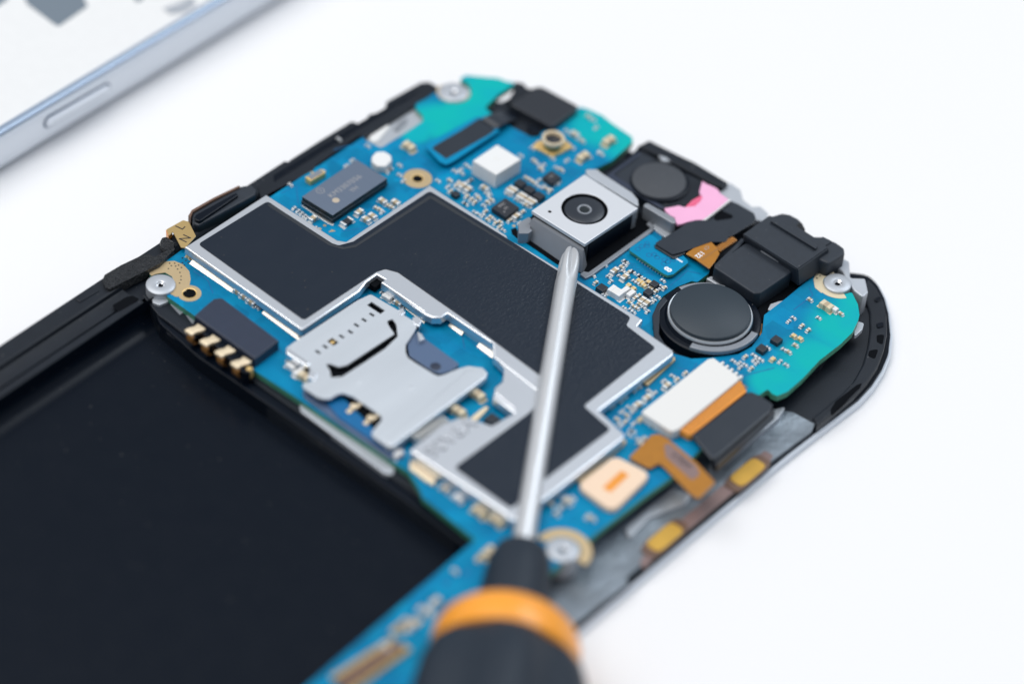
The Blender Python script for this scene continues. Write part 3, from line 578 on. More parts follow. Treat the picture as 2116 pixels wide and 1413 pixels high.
# left screw boss and gold ground pad with vias
gp = prism('ground_pad', [(310, 561), (344, 540), (360, 539), (378, 546), (391, 560), (394, 577), (391, 592), (384, 601), (374, 606), (368, 613), (363, 613), (346, 604), (357, 597), (361, 584), (355, 571), (341, 563), (322, 566), (313, 570), (309, 566)], 0.025, 0.0, M['goldpad'], board, 0.0)
VIA = [(354, 549), (348, 555), (350.5, 541 + 3), (361, 544), (369, 548), (367, 556), (375, 553), (363, 538 + 12), (372, 563), (374, 571), (374, 578), (371, 585), (377, 543), (381, 548), (384, 531), (377, 533), (384, 538), (389, 543)]
for (a, b) in VIA:
    p = P(a, b, 0.03); lathe('via', p, [(0, 0.034), (0.09, 0.034), (0.1, 0.02)], M['ink_dark'], board, 10)
def boss(a, b, r, parent, z=0.35):
    c = P(a, b, z)
    o = lathe('screw_boss', c, [(0.0, -0.3), (0.34, -0.3), (0.40, z - 0.15), (0.5, z), (0.56, z + 0.02), (r - 0.1, z + 0.02), (r, z - 0.06), (r, -2.5), (0, -2.5)], M['lightmetal'], parent, 48)
    lathe('screw_hole', c, [(0, z - 0.28), (0.3, z - 0.2), (0.42, z - 0.04), (0.5, z + 0.012)], M['chrome'], o, 32)
    lathe('screw_hole', c, [(0, z - 0.14), (0.25, z - 0.15), (0.26, z - 0.3)], M['deep'], o, 16)
    return o
boss(332, 587, 1.62, phone, 0.3); boss(937, 190, 1.75, phone, 0.25); boss(1731, 584, 1.55, phone, 0.35); boss(1163, 1134, 1.7, phone, 0.2)
for (a, b, r0, r1, a0, a1) in [(1731, 586, 1.65, 2.45, math.radians(140), math.radians(330)), (1163, 1136, 1.85, 3.0, math.radians(0), math.radians(190)), (937, 191, 1.8, 2.0, math.radians(180), math.radians(400))]:
    c = P(a, b, 0.03); prism('ground_pad', circ(c, r1, 30, a0, a1) + circ(c, r0, 30, a0, a1)[::-1], 0.035, 0.0, M['cream'] if a > 1700 else M['goldpad'], board, 0.0, mm=True)
prism('ground_pad', [(1686, 566), (1698, 565), (1703, 572), (1697, 588), (1706, 602), (1697, 605), (1684, 594), (1681, 577)], 0.04, 0.0, M['cream'], board, 0.0)
for (a, b) in [(1688, 575), (1695, 570)]:
    p = P(a, b, 0.03); lathe('via', p, [(0, 0.05), (0.1, 0.05), (0.1, 0.02)], M['ink_dark'], board, 10)

# ================================================================ main camera module
c_ = P(1208, 431.5, 3.0); rl = 2.63
cm = prism('camera_module', [(1207.6, 360.4), (1318.2, 430.2), (1208.4, 504.2), (1098.7, 435.3)], 3.0, 2.56, M['camface'], phone, 0.06, holes=[circ(c_, rl, 64)])
L = px([(1207.6, 362), (1316.5, 430.6), (1208.6, 503), (1101, 435.3)], 3.0)
prism('camera_body', L, 2.55, -0.8, M['blackgloss'], cm, 0.05, mm=True)
A, B = np.array(L[1]), np.array(L[2]); d_ = (B - A) / np.linalg.norm(B - A); n_ = np.array([1, 0])
def onside(u0, u1, z1, z0, m, name, th=0.05):
    a = A + d_ * u0; b = A + d_ * u1; Lq = [(a[0] + 0.02, a[1]), (b[0] + 0.02, b[1]), (b[0] + th, b[1]), (a[0] + th, a[1])]
    prism(name, Lq, z1, z0, m, cm, 0.0, mm=True)
ln = np.linalg.norm(B - A)
onside(0.0, 0.75, 2.55, 0.3, M['greymetal'], 'camera_label'); onside(0.9, ln - 0.75, 2.42, 0.12, M['lensblack'], 'camera_label', 0.07)
bpy.data.objects[[o.name for o in C.objects if o.name.startswith('camera_label')][-1]].data.materials[0] = M['blackgloss']
onside(ln - 0.55, ln - 0.15, 2.5, 0.1, M['film_edge'], 'camera_label', 0.04)
c_ = P(1208, 431.5, 3.0); rl = 2.63
lathe('lens_well', c_, [(0, 2.58), (rl - 0.01, 2.575), (rl - 0.005, 2.9)], M['deep'], cm, 64)
cl = lathe('camera_lens', c_, [(0.78, 2.84), (0.84, 2.90), (1.1, 2.90), (2.1, 2.88), (2.24, 2.82), (2.3, 2.7), (2.3, 2.58)], M['lensblack'], cm, 64)
lathe('lens_rim', c_, [(0.58, 2.80), (0.62, 2.93), (0.70, 2.97), (0.80, 2.95), (0.85, 2.88)], M['greymetal'], cl, 48)
lathe('lens_glass', c_, [(0, 2.86), (0.2, 2.855), (0.4, 2.835), (0.6, 2.80)], M['lensglass'], cl, 48)
c_ = P(1136, 437.5, 3.0); lathe('locator_hole', c_, [(0, 3.006), (0.2, 3.006), (0.22, 2.99)], M['deep'], cm, 20)
loft('camera_bracket', [(1100, 452), (1104, 448), (1203, 508), (1207, 513), (1206, 517), (1199, 514)], 2.3, [(1074, 489), (1096, 466), (1206, 540), (1214, 552), (1204, 572), (1172, 557)], -0.25, M['greymetal'], cm, 0.06)
prism('camera_bracket', [(1071, 463), (1076, 457), (1093, 448), (1098, 452), (1096, 471), (1100, 476), (1092, 482), (1072, 482)], 1.5, -0.6, M['greymetal'], cm, 0.08)
prism('camera_bracket', [(1210, 352), (1214, 350), (1234, 350), (1242, 357), (1306, 398), (1318, 412), (1320, 426), (1314, 424), (1213, 362)], 2.0, -0.5, M['lightmetal'], cm, 0.12, r=0.2)
prism('camera_bracket', [(1198, 566), (1206, 560), (1216, 562), (1345, 470), (1336, 462), (1342, 456), (1352, 466), (1350, 476), (1224, 568), (1210, 575)], 0.32, -0.4, M['greymetal'], cm, 0.08, r=0.15)
prism('board_opening_shade', [(1056, 474), (1066, 470), (1082, 500), (1078, 501), (1058, 484)], 0.02, 0.0, M['deep'], board, 0.0)  # flat dark patch on the board, painted shade of an opening
prism('camera_gap_shade', [(1204, 512), (1318, 436), (1352, 466), (1210, 568), (1150, 545), (1070, 490), (1098, 446)], 0.06, -0.3, M['deep'], cm, 0.0)  # dark sheet painting the shade in the gap round the module
prism('metal_tab', [(1329, 425), (1333, 420), (1339, 419), (1393, 449), (1397, 455), (1395, 462), (1387, 460)], 1.9, -0.4, M['greymetal'], phone, 0.14, r=0.2)
prism('metal_tab', [(1355, 458), (1372, 470), (1397, 478), (1378, 492), (1360, 480), (1346, 468)], 0.25, -0.6, M['lightmetal'], phone, 0.06)

# ================================================================ earpiece speaker
ZE = 0.6
er = prism('earpiece_speaker', [(1251, 361), (1290, 336), (1322, 312), (1330, 312), (1365, 334), (1449, 372), (1452, 380), (1444, 398), (1405, 428), (1372, 436), (1320, 402), (1256, 366)], ZE, -1.5, M['black'], phone, 0.1)
prism('speaker_frame', [(1318, 302), (1342, 290), (1398, 318), (1436, 336), (1504, 377), (1493, 386), (1478, 384), (1440, 362), (1362, 322)], 0.55, -3.3, M['black'], er, 0.12)
prism('speaker_frame', [(1244, 362), (1300, 325), (1318, 304), (1328, 308), (1302, 332), (1262, 358), (1252, 370)], 0.3, -2.0, M['blackgloss'], er, 0.1)
prism('speaker_window', [(1272, 361), (1316, 329), (1324, 318), (1352, 330), (1322, 346), (1308, 372), (1302, 382)], ZE + 0.03, ZE - 0.1, M['tape'], er, 0.02)
prism('speaker_window', [(1252, 364), (1320, 314), (1324, 319), (1268, 360), (1316, 391), (1376, 430), (1368, 432)], ZE + 0.1, ZE - 0.1, M['conn'], er, 0.04)
c_ = P(1364, 374, 1.0); lathe('speaker_rim', c_, [(0, 0.92), (3.2, 0.92), (3.42, 0.86), (3.45, 0.5)], M['blackgloss'], er, 56)
c_ = P(1362, 372, 1.05); lathe('speaker_grille', c_, [(0, 1.06), (3.0, 1.05), (3.12, 1.0), (3.15, 0.9)], M['disc'], er, 56)
prism('speaker_frame', [(1395, 428), (1436, 398), (1446, 372), (1452, 378), (1446, 402), (1412, 428), (1378, 437), (1372, 430)], ZE + 0.15, ZE - 0.3, M['black'], er, 0.06)
prism('light_clip', [(1361, 321), (1376, 325), (1386, 333), (1370, 333)], ZE + 0.1, ZE - 0.3, M['lightmetal'], er, 0.05)
prism('tape_edge', [(1507, 411), (1510, 414), (1455, 457), (1448, 455)], 1.0, 0.7, M['white'], phone, 0.02)
pk = prism('pink_tape', [(1451, 374), (1460, 380), (1473, 385), (1483, 391), (1489, 400), (1506, 412), (1480, 434), (1453, 453.5), (1436, 455), (1420, 458.6), (1410, 462), (1400, 464), (1396, 458), (1395, 450), (1384, 444), (1376, 436.5), (1373, 430), (1386, 428), (1403, 424.6), (1410, 427), (1417, 428), (1438, 412), (1450.7, 406), (1445, 397)], 1.05, 0.75, M['pink'], phone, 0.06)
prism('tape_patch', [(1416, 427.5), (1430, 414), (1448, 404), (1452, 408), (1447, 416), (1436, 426)], 1.08, 0.9, M['pinkdeep'], pk, 0.03, r=0.1)
# tape-covered flex above the jack
tp = prism('taped_flex', [(1452, 454), (1507, 414), (1525, 421), (1558, 440), (1562, 450), (1558, 460), (1516, 485), (1502, 492), (1480, 480)], 0.6, 0.3, M['tape'], phone, 0.05, r=0.3)
prism('tape_opening', [(1474, 451), (1487, 433), (1512, 444), (1516, 449), (1508, 452), (1480, 456)], 0.615, 0.58, M['deep'], tp, 0.0, r=0.2)
prism('taped_flex', [(1353, 503), (1398, 476), (1420, 461), (1437, 455), (1471, 455), (1492, 462), (1506, 470), (1508, 486), (1500, 500), (1468, 500), (1412, 520), (1390, 526)], 1.0, 0.8, M['tape'], phone, 0.05, r=0.3)
prism('flex_fold', [(1352, 505), (1392, 527), (1416, 518), (1416, 523), (1392, 534), (1354, 511)], 0.82, 0.55, M['film_edge'], phone, 0.04)
# stiffener board of the front flex
zf = 0.62
sb = prism('flex_connector', [(1300, 517), (1303, 511), (1343, 484), (1352, 489), (1362, 497), (1353, 505), (1391, 527), (1406, 521), (1421, 538), (1422, 543), (1391, 567), (1380, 569), (1372, 566)], zf, zf - 0.35, [M['mask'], M['fr4']], board, 0.03, r=0.25, mi=(0, 1))
prism('connector_body', [(1310, 520), (1345, 494), (1385, 530), (1410, 535), (1390, 560), (1378, 562)], zf - 0.36, 0.0, M['ink_dark'], sb, 0)
p_ = P(1404, 538, zf); text_on('flex_marking', '1', p_, zf + 0.003, 1.3, 90, M['ink_white'], sb, 0.004, 0.05)
p_ = P(1381, 557, zf); text_on('flex_marking', '8', p_, zf + 0.003, 1.2, 90, M['ink_white'], sb, 0.004, 0.06)
for (a, b) in [(1318, 515), (1326, 509), (1337, 508), (1337, 503), (1341, 527), (1352, 526), (1358, 532), (1373, 537), (1383, 532), (1391, 537), (1372, 545), (1380, 541)]:
    c = P(a, b, zf); prism('pad_ring', circ(c, 0.33, 18), zf + 0.006, zf - 0.01, M['maskdark'], sb, 0, mm=True, holes=[circ(c, 0.24, 18)])
for i in range(11):
    a = (1318 + 5.4 * i * 1.0, 535 + 3.55 * i); p = P(a[0], a[1], 0.1); box('solder_lead', p, 0.12, 0.28, 0.14, 0.004, M['solder'], board, 0.02)
for i in range(5):
    pts = [(1300 + 3 * i, 543 + 5 * i), (1314 + 3 * i, 546 + 4.5 * i), (1322 + 3.5 * i, 543 + 5 * i), (1340 + 3 * i, 552 + 4.2 * i)]
    W2 = [P(a, b, 0.02)[:2] for a, b in pts]; Lq = [(q[0], q[1] + .05) for q in W2] + [(q[0], q[1] - .05) for q in W2[::-1]]
    prism('copper_trace', Lq, 0.012, 0.0, M['maskdark'], board, 0, mm=True)
# printed orange flex
of = prism('printed_flex', [(1417, 524), (1459, 495.5), (1470, 500), (1482, 512), (1487, 524), (1478, 540), (1466, 555), (1436, 534)], 0.95, 0.8, M['orange'], phone, 0.03, r=0.1)
p_ = P(1446, 526, 0.95); text_on('flex_marking', '132', p_, 0.953, 0.85, 270, M['ink_white'], of, 0.004, 0.02)
p_ = P(1460, 512, 0.95); text_on('flex_marking', 'C9', p_, 0.953, 0.6, 270, M['marking'], of, 0.004)
prism('flex_line', [(1449, 535), (1482, 513), (1484, 515), (1451, 538)], 0.957, 0.95, M['copper'], of, 0)
rb = prism('ribbed_flex', [(1480, 511), (1514, 489), (1524, 496), (1488, 519)], 0.9, 0.7, M['orange'], phone, 0.04)
for i in range(9):
    t_ = (i + 0.5) / 9; c = P(1484 + 34 * t_, 513.5 - 21 * t_, 0.9); box('flex_rib', c, 0.75, 0.12, 1.0, 0.85, M['copper'], rb, 0.03)

# ================================================================ audio jack assembly
aj = empty('audio_jack', P(1640, 560, -0.5), None); WP[aj.name] = P(1640, 560, -0.5)
loc = WP[aj.name]; aj.parent = phone; aj.location = tuple((loc[i] - WP[phone.name][i]) * S for i in range(3))
prism('jack_block', [(1475.5, 552), (1477, 545), (1539, 503), (1548, 503), (1637, 556), (1635, 562), (1572, 605), (1558, 606), (1548, 600)], 1.7, -0.8, M['rubber'], aj, 0.18, r=0.25)
loft('jack_block', [(1534, 484), (1590, 444), (1640, 462), (1700, 500), (1712, 512), (1648, 557)], 2.6, [(1536, 512), (1592, 475), (1645, 496), (1712, 535), (1718, 548), (1650, 592)], 0.2, M['rubber'], aj, 0.12)
prism('jack_barrel', [(1583, 452), (1596, 446), (1616, 440), (1633, 443), (1650, 452), (1660, 462), (1664, 482), (1655, 490), (1620, 474)], 2.3, -0.5, M['rubber'], aj, 0.4, r=0.5)
prism('jack_barrel', [(1640, 492), (1668, 488), (1700, 488), (1728, 500), (1745, 512), (1746, 524), (1712, 545), (1690, 535)], 2.0, -0.5, M['rubber'], aj, 0.35, r=0.5)
prism('jack_ridge', [(1592, 456), (1600, 451), (1690, 508), (1686, 514)], 2.95, 2.3, M['rubber'], aj, 0.12, r=0.1)
prism('jack_ridge', [(1662, 512), (1700, 488), (1720, 498), (1690, 518)], 2.2, 1.8, M['rubber'], aj, 0.15, r=0.2)
prism('foam_pad', [(1648, 460), (1656, 458), (1664, 472), (1664, 490), (1652, 488), (1646, 476)], 2.5, 1.0, M['foam'], aj, 0.2, r=0.3)
prism('jack_spring', [(1571, 513), (1576, 514), (1612, 536), (1613, 541), (1608, 540), (1573, 519)], 1.85, 1.65, M['greymetal'], aj, 0.03, r=0.1)
prism('jack_gap_shade', [(1545, 600), (1632, 560), (1650, 560), (1670, 575), (1600, 640), (1580, 650), (1558, 620)], -0.5, -0.86, M['deep'], aj, 0.0)  # near-black sheet painted as the shade between jack and board
prism('jack_arm', [(1478, 545), (1520, 505), (1532, 492), (1540, 496), (1530, 508), (1488, 543)], 1.55, 0.5, M['rubber'], aj, 0.1)
prism('audio_flex', [(1545, 668), (1560, 668), (1576, 668), (1574, 690), (1556, 705), (1545, 700)], -0.2, -0.5, M['copper'], phone, 0.05)
prism('black_tape', [(1553, 665), (1576, 620), (1590, 640), (1580, 665)], -0.4, -1.2, M['deep'], phone, 0.03)

# ================================================================ vibration motor
c_ = P(1469, 640, 1.55)
vm = lathe('vibration_motor', c_, [(0, 1.5), (4.32, 1.5), (4.44, 1.42), (4.47, 1.2), (4.47, -0.6)], M['motor'], phone, 72)
lathe('motor_ring', c_, [(4.47, 0.9), (4.52, 1.02), (4.66, 1.04), (4.72, 0.95), (4.72, 0.4)], M['steel_matte'], vm, 72)
lathe('motor_seat', c_, [(4.72, 0.7), (4.86, 0.5), (5.0, 0.3), (5.6, 0.35), (5.75, 0.25), (5.85, -0.85)], M['blackgloss'], vm, 72)
c3 = P(1469, 640, 1.55)
prism('motor_cradle', circ(c3, 5.75, 24, math.radians(-75), math.radians(15)) + circ(c3, 4.95, 24, math.radians(-75), math.radians(15))[::-1], 0.75, -0.5, M['greymetal'], vm, 0.12, mm=True)
prism('motor_cradle', circ(c3, 5.7, 16, math.radians(110), math.radians(165)) + circ(c3, 5.1, 16, math.radians(110), math.radians(165))[::-1], 0.42, -0.5, M['greymetal'], vm, 0.08, mm=True)
prism('tape_patch', [(1348, 650), (1358, 628), (1372, 612), (1380, 620), (1364, 640), (1362, 690), (1375, 712), (1366, 716), (1352, 694)], 0.5, -0.6, M['tape'], vm, 0.1)

# ================================================================ front camera and its flex
fc = prism('front_camera', [(1054, 216), (1113, 178.5), (1125, 182), (1194, 219), (1190, 226), (1144, 260), (1138, 261)], 0.95, -1.5, M['ic'], phone, 0.1)
prism('camera_shell', [(1062, 173), (1066, 169), (1083, 173), (1088, 181), (1098, 184), (1108, 180), (1060, 212), (1048, 208), (1062, 188)], 0.5, -1.5, M['black'], fc, 0.1)
prism('camera_shell', [(1012, 224), (1048, 205), (1062, 218), (1142, 262), (1118, 284), (1100, 288), (1058, 266), (1040, 250)], -0.1, -1.0, M['black'], fc, 0.08)
prism('camera_shell', [(1036, 236), (1050, 226), (1072, 236), (1068, 252), (1052, 256)], 0.3, -1.0, M['blackgloss'], fc, 0.2, r=0.4)
prism('camera_shell', [(1088, 262), (1102, 256), (1120, 264), (1116, 278), (1100, 280)], 0.3, -1.0, M['blackgloss'], fc, 0.2, r=0.4)
ff = prism('camera_flex', [(879, 303), (889, 293), (983, 242), (1000, 240), (1033, 262), (1030, 272), (938, 333), (922, 341), (908, 334)], 0.75, 0.6, M['mask'], board, 0.03, r=0.35)
prism('connector_body', [(892, 304), (982, 250), (1022, 268), (922, 332)], 0.59, 0.0, M['ink_dark'], ff, 0)
prism('flex_cover', [(893, 307), (900, 300), (955, 268), (991, 244), (1022, 270), (1008, 280), (968, 302), (922, 328)], 0.79, 0.72, M['tape'], ff, 0.02)
bm = bmesh.new()   # arching ribbon from the connector into the camera
path = [(1006, 258, 0.8), (1016, 252, 1.1), (1026, 247, 1.2), (1036, 242, 0.9), (1050, 238, 0.4)]
hw = 1.15; vs_ = []
for (a, b, z) in path:
    c = P(a, b, z); vs_.append([bm.verts.new((c[0] - hw, c[1], z)), bm.verts.new((c[0] + hw, c[1], z)), bm.verts.new((c[0] + hw, c[1], z - 0.15)), bm.verts.new((c[0] - hw, c[1], z - 0.15))])
for i in range(len(vs_) - 1):
    for k in range(4): bm.faces.new([vs_[i][k], vs_[i][(k + 1) % 4], vs_[i + 1][(k + 1) % 4], vs_[i + 1][k]])
bm.faces.new(vs_[0]); bm.faces.new(vs_[-1][::-1]); finish('flex_ribbon', bm, M['tape'], ff, smooth=60)

# ================================================================ display connector, right side
dc = prism('display_connector', [(1326, 852), (1328, 848), (1463, 741), (1475, 739), (1527, 778), (1526, 785), (1403, 886), (1391, 891), (1384, 889)], 1.25, 0.05, M['offwhite'], phone, 0.12, r=0.2)
for i in range(5):
    c = P(1490 + 9.5 * i, 752 + 7 * i, 0.9); box('connector_tooth', (c[0], c[1] + .1), 0.32, 0.7, 0.95, 0.3, M['offwhite'], dc, 0.06)
os_ = prism('connector_strip', [(1403, 886), (1527, 786), (1532, 788), (1543, 808), (1430, 897), (1424, 898)], 0.95, 0.1, M['orangelight'], dc, 0.05)
for i in range(34):
    t_ = (i + 0.5) / 34; c = P(1417 + 120 * t_, 891 - 97 * t_, 0.95); box('strip_rib', c, 1.25, 0.09, 0.985, 0.92, M['copper'], os_, 0.01)
bf = prism('display_flex', [(1429, 898), (1542, 811), (1552, 808), (1572, 816), (1598, 834), (1592, 850), (1478, 948), (1468, 946)], 0.85, 0.6, M['tape'], dc, 0.2, r=0.3)
prism('display_flex', [(1470, 950), (1598, 842), (1602, 850), (1482, 960)], 0.3, -0.9, M['ic'], dc, 0.1)
# bent copper-coloured side flex with connector
sf = prism('side_flex', [(1299, 945), (1346, 898), (1362, 896), (1378, 904), (1440, 955), (1478, 996), (1444, 1030), (1428, 1020), (1372, 964), (1362, 956), (1342, 968)], 0.5, 0.35, M['orange'], phone, 0.04, r=0.3)
prism('flex_label', [(1372, 918), (1384, 916), (1440, 962), (1446, 980), (1430, 992), (1376, 944)], 0.52, 0.48, M['mauve'], sf, 0.02, r=0.2)
p_ = P(1407, 951, 0.53); text_on('flex_marking', 'V70M', p_, 0.53, 1.1, 355, M['ink_dark'], sf, 0.004)
sc_ = prism('side_connector', [(1192, 1002), (1270, 940), (1347, 978), (1266, 1057)], 0.75, 0.1, M['peach'], phone, 0.15, r=1.1)
prism('connector_window', [(1245, 1007), (1284, 971), (1300, 981), (1262, 1017)], 0.77, 0.7, M['orangelight'], sc_, 0.02)
prism('key_flex', [(1322, 1160), (1340, 1130), (1470, 1020), (1580, 930), (1598, 940), (1590, 955), (1460, 1062), (1345, 1158), (1330, 1175)], -2.8, -3.0, M['mauve'], phone, 0.04, r=0.2)
for (a, b) in [(1545, 975), (1374, 1109)]:
    c = P(a, b, -2.55)
    k = prism('side_contact', [(c[0] + 1.05 * math.cos(q_) * abs(math.cos(q_)) ** -0.6 if abs(math.cos(q_)) > .01 else c[0], c[1] + 3.1 * math.sin(q_) * (abs(math.sin(q_)) ** -0.6 if abs(math.sin(q_)) > .01 else 1)) for q_ in [2 * math.pi * i / 40 + 0.03 for i in range(40)]], -2.6, -2.95, M['brown'], phone, 0.05, mm=True)
    prism('contact_pad', [(c[0] + .95 * math.cos(q_) * abs(math.cos(q_)) ** -0.6, c[1] + 2.2 * math.sin(q_) * abs(math.sin(q_)) ** -0.6) for q_ in [2 * math.pi * i / 40 + 0.03 for i in range(40)]], -2.48, -2.62, M['padyellow'], k, 0.06, mm=True)
# long gold ground lines and bottom connector
prism('ground_strip', [(1330, 791), (1383, 740), (1394, 736), (1396, 742), (1338, 796)], 0.3, 0.0, M['goldpad'], board, 0.05)
prism('ground_strip', [(1188, 990), (1284, 908), (1293, 906), (1294, 914), (1200, 997)], 0.25, 0.0, M['goldpad'], board, 0.05)
bt = prism('bottom_connector', [(690, 1402), (818, 1322), (838, 1336), (716, 1425)], 0.5, 0.0, M['brown'], board, 0.05)
for i in range(18):
    t_ = i / 17; c = P(692 + 122 * t_, 1400 - 78 * t_, 0.4); box('connector_lead', c, 1.0, 0.2, 0.42, 0.0, M['gold'], bt, 0.03)
    c = P(722 + 118 * t_, 1420 - 84 * t_, 0.4); box('connector_lead', c, 1.0, 0.2, 0.42, 0.0, M['gold'], bt, 0.03)
for i in range(8):
    c = P(822 + 5.2 * i, 1290 - 0.5 * i + 5 * (i % 2), 0.1); box('solder_pad', c, 0.3, 2.2, 0.03, 0.0, M['goldpad'], board, 0)

# ================================================================ small components on the board (shared meshes, one object each)
def comp_mesh(name, l, wd, h, mb, me_, endf=0.27, bev=0.05):
    bm = bmesh.new(); box_bm((0, 0), l * (1 - endf), wd * 0.93, h * 0.95, 0.0, 0.02, bm=bm)
    for s_ in (-1, 1):
        n0 = len(bm.faces); box_bm((s_ * l * (1 - endf) / 2, 0), l * endf, wd, h, 0.0, bev, bm=bm)
        for f in list(bm.faces)[n0:]: f.material_index = 1
        n0 = len(bm.faces); box_bm((s_ * l * 0.5, 0), l * 0.3, wd * 1.15, 0.04, 0.001, 0.01, bm=bm)
        for f in list(bm.faces)[n0:]: f.material_index = 1
    for f in bm.faces:
        if len(bm.faces) and f.material_index not in (0, 1): f.material_index = 0
    for v in bm.verts: v.co *= S
    bmesh.ops.recalc_face_normals(bm, faces=bm.faces)
    me = bpy.data.meshes.new(name); bm.to_mesh(me); bm.free(); me.materials.append(mb); me.materials.append(me_)
    return me
KM = {
    'c': ('capacitor', comp_mesh('capacitor', .64, .35, .32, M['tan'], M['solder'])),
    's': ('resistor', comp_mesh('resistor', .56, .33, .24, M['greymetal'], M['solder'], 0.34)),
    'r': ('dark_resistor', comp_mesh('dark_resistor', .72, .34, .26, M['ic'], M['solder'], 0.28)),
    'R': ('diode', comp_mesh('diode', 1.45, .82, .5, M['ic'], M['solder'], 0.2, 0.08)),
    'C': ('large_capacitor', comp_mesh('large_capacitor', 1.05, .60, .52, M['tan'], M['solder'], 0.3, 0.08)),
    'g': ('gold_capacitor', comp_mesh('gold_capacitor', .62, .48, .36, M['gold'], M['cream'], 0.35, 0.08)),
    'W': ('ceramic_filter', comp_mesh('ceramic_filter', 1.15, .62, .55, M['white'], M['white'], 0.4, 0.12)),
    'G': ('antenna_spring', comp_mesh('antenna_spring', 1.5, .9, .75, M['tan'], M['cream'], 0.38, 0.16)),
    'T': ('tank_capacitor', comp_mesh('tank_capacitor', 1.7, 1.15, .8, M['offwhite'], M['white'], 0.3, 0.08)),
}
LIST = """954 356 s X;952 349 s Y;972 369 r Y;966 375 s Y;943 382 c Y;950 377 c X;956 383 C Y;967 390 C Y;931 394 c Y;1002 387 C X;965 405 c Y;974 411 c Y;962 417 r X;981 417 c Y;989 408 c X;
986 402 s X;1016 412 c X;1008 417 c X;1000 423 s X;1003 436 c Y;998 444 s Y;981 437 s X;989 441 s X;1015 448 c X;1020 451 s X;1008 453 c X;1024 460 c Y;1034 458 c X;1032 468 c Y;1053 455 c Y;1067 446 C Y;
1080 437 c Y;1087 423 c X;1092 413 C Y;1101 418 C Y;1075 403 C Y;1082 407 C Y;1054 390 C Y;1062 394 C Y;1050 400 s X;1068 411 s X;1088 367 c X;1096 371 c X;1103 376 c X;1110 381 s X;1114 371 s Y;1130 389 c X;
1137 393 c Y;1122 384 s Y;1151 376 s X;1104 331 c X;1110 336 s X;1123 340 s Y;1118 348 c X;1171 269 s X;1188 276 C X;1203 290 c X;964 340 s X;970 344 s X;608 429 s Y;616 435 s Y;623 440 s Y;629 445 s Y;634 449 s Y;
647 450 C Y;717 457 R Y;742 437 C Y;757 452 C X;770 445 C X;778 429 c X;785 432 c X;791 414 C X;803 424 c X;818 417 C X;810 427 c X;790 437 s Y;728 330 s Y;716 341 s Y;667 353 s Y;806 347 r Y;798 354 s X;826 340 s X;
1231 583 c Y;1273 605 T X;1248 608 s X;1292 599 W Y;1304 606 W Y;1299 587 g Y;1309 594 g Y;1312 615 c Y;1320 610 c Y;1327 619 C Y;1337 625 C Y;1302 624 c X;1310 632 c X;1322 628 c X;1316 635 c X;1304 638 s X;
1309 643 s X;1290 634 s X;1321 577 g X;1327 581 g X;1331 587 g X;1317 583 s X;1311 579 s X;1323 567 r X;1336 575 r X;1341 580 g X;1336 584 r X;1345 595 c X;1355 601 c Y;1361 597 s Y;1367 590 s X;1373 594 c Y;1345 613 s X;
1270 558 C Y;1285 551 c X;1291 545 s X;1293 537 r X;1299 562 c Y;1308 558 r X;1291 571 C Y;1281 569 s X;1288 559 s X;1674 618 c X;1708 632 G X;1722 636 W X;1738 647 c X;1657 672 c Y;1670 681 c Y;1641 691 g X;
1654 697 g X;1597 739 g Y;1540 736 c Y;1558 732 s X;1566 737 s X;1573 742 s X;1559 742 s Y;1564 748 s Y;1552 760 c Y;1587 717 s X;1416 770 c Y;1399 783 c Y;1378 795 C Y;1353 810 s Y;1337 820 C Y;1317 835 C Y;1309 847 s Y;
1296 857 c X;1276 865 c X;1307 886 r X;1324 863 g Y;1315 798 C Y;1286 819 C Y;1265 838 c Y;1173 1032 C X;1184 1027 s X;1318 905 s X;1300 896 s X;1310 873 s Y;920 1008 C X;947 1027 W X;990 1056 G X;1026 1074 G X;
988 816 G X;948 850 G X;492 601 C X;506 612 C X;520 623 C X;532 634 s X;779 592 s Y;790 604 s X;800 613 W X;823 624 C X;832 632 s X;601 756 W X;616 768 W Y;630 779 G X;823 937 W Y;845 303 G X;1205 324 G Y;1258 291 G Y;
1239 312 s Y;1243 317 s X;1218 322 s X;596 745 s X;1101 305 s X;1142 326 s X;1183 304 s X;867 640 s X;1540 752 s X;1240 1000 s X;620 695 s X;1500 760 s X;1010 1140 G Y;990 1150 g Y;940 1178 c X;900 1240 C Y;885 1262 C X;868 1255 c Y;850 1290 C Y;795 1335 C X;835 1280 c Y;1140 1040 c X;1160 1046 c Y;1150 1060 c X;1215 1066 c Y;1225 1070 c X;1350 880 c X;1330 905 c Y;1322 915 c X;1292 870 c Y;1216 240 c X;1226 246 s X;1232 262 s Y;1150 345 s X;1160 350 c X;1172 330 s Y;1076 320 s X;940 352 s X;930 372 c X;926 384 s Y;905 372 s X;1062 452 s X;1074 459 s Y;1040 474 s X;1056 430 s Y;1006 398 s X;1012 402 s Y;1250 546 s X;1258 570 s X;1262 580 s Y;1226 568 s X;1352 620 s Y;1360 612 s X;1330 634 s X;1338 642 s Y;1370 578 s X;1640 655 s X;1630 662 s Y;1692 655 s X;1620 720 s X;1630 726 c X;1612 745 s Y;1625 752 s X;1516 744 s X;1528 748 s Y;1644 712 c X;1530 757 s Y;1390 775 s X;1372 785 s Y;1342 806 s X;1300 840 s X;1286 848 s Y;1280 876 s X;1335 858 s Y;600 380 s X;640 372 s X;655 470 s X;700 286 s X;760 300 s X;826 360 s X;834 372 s Y;390 527 g X;397 529 g X;864 662 s Y"""
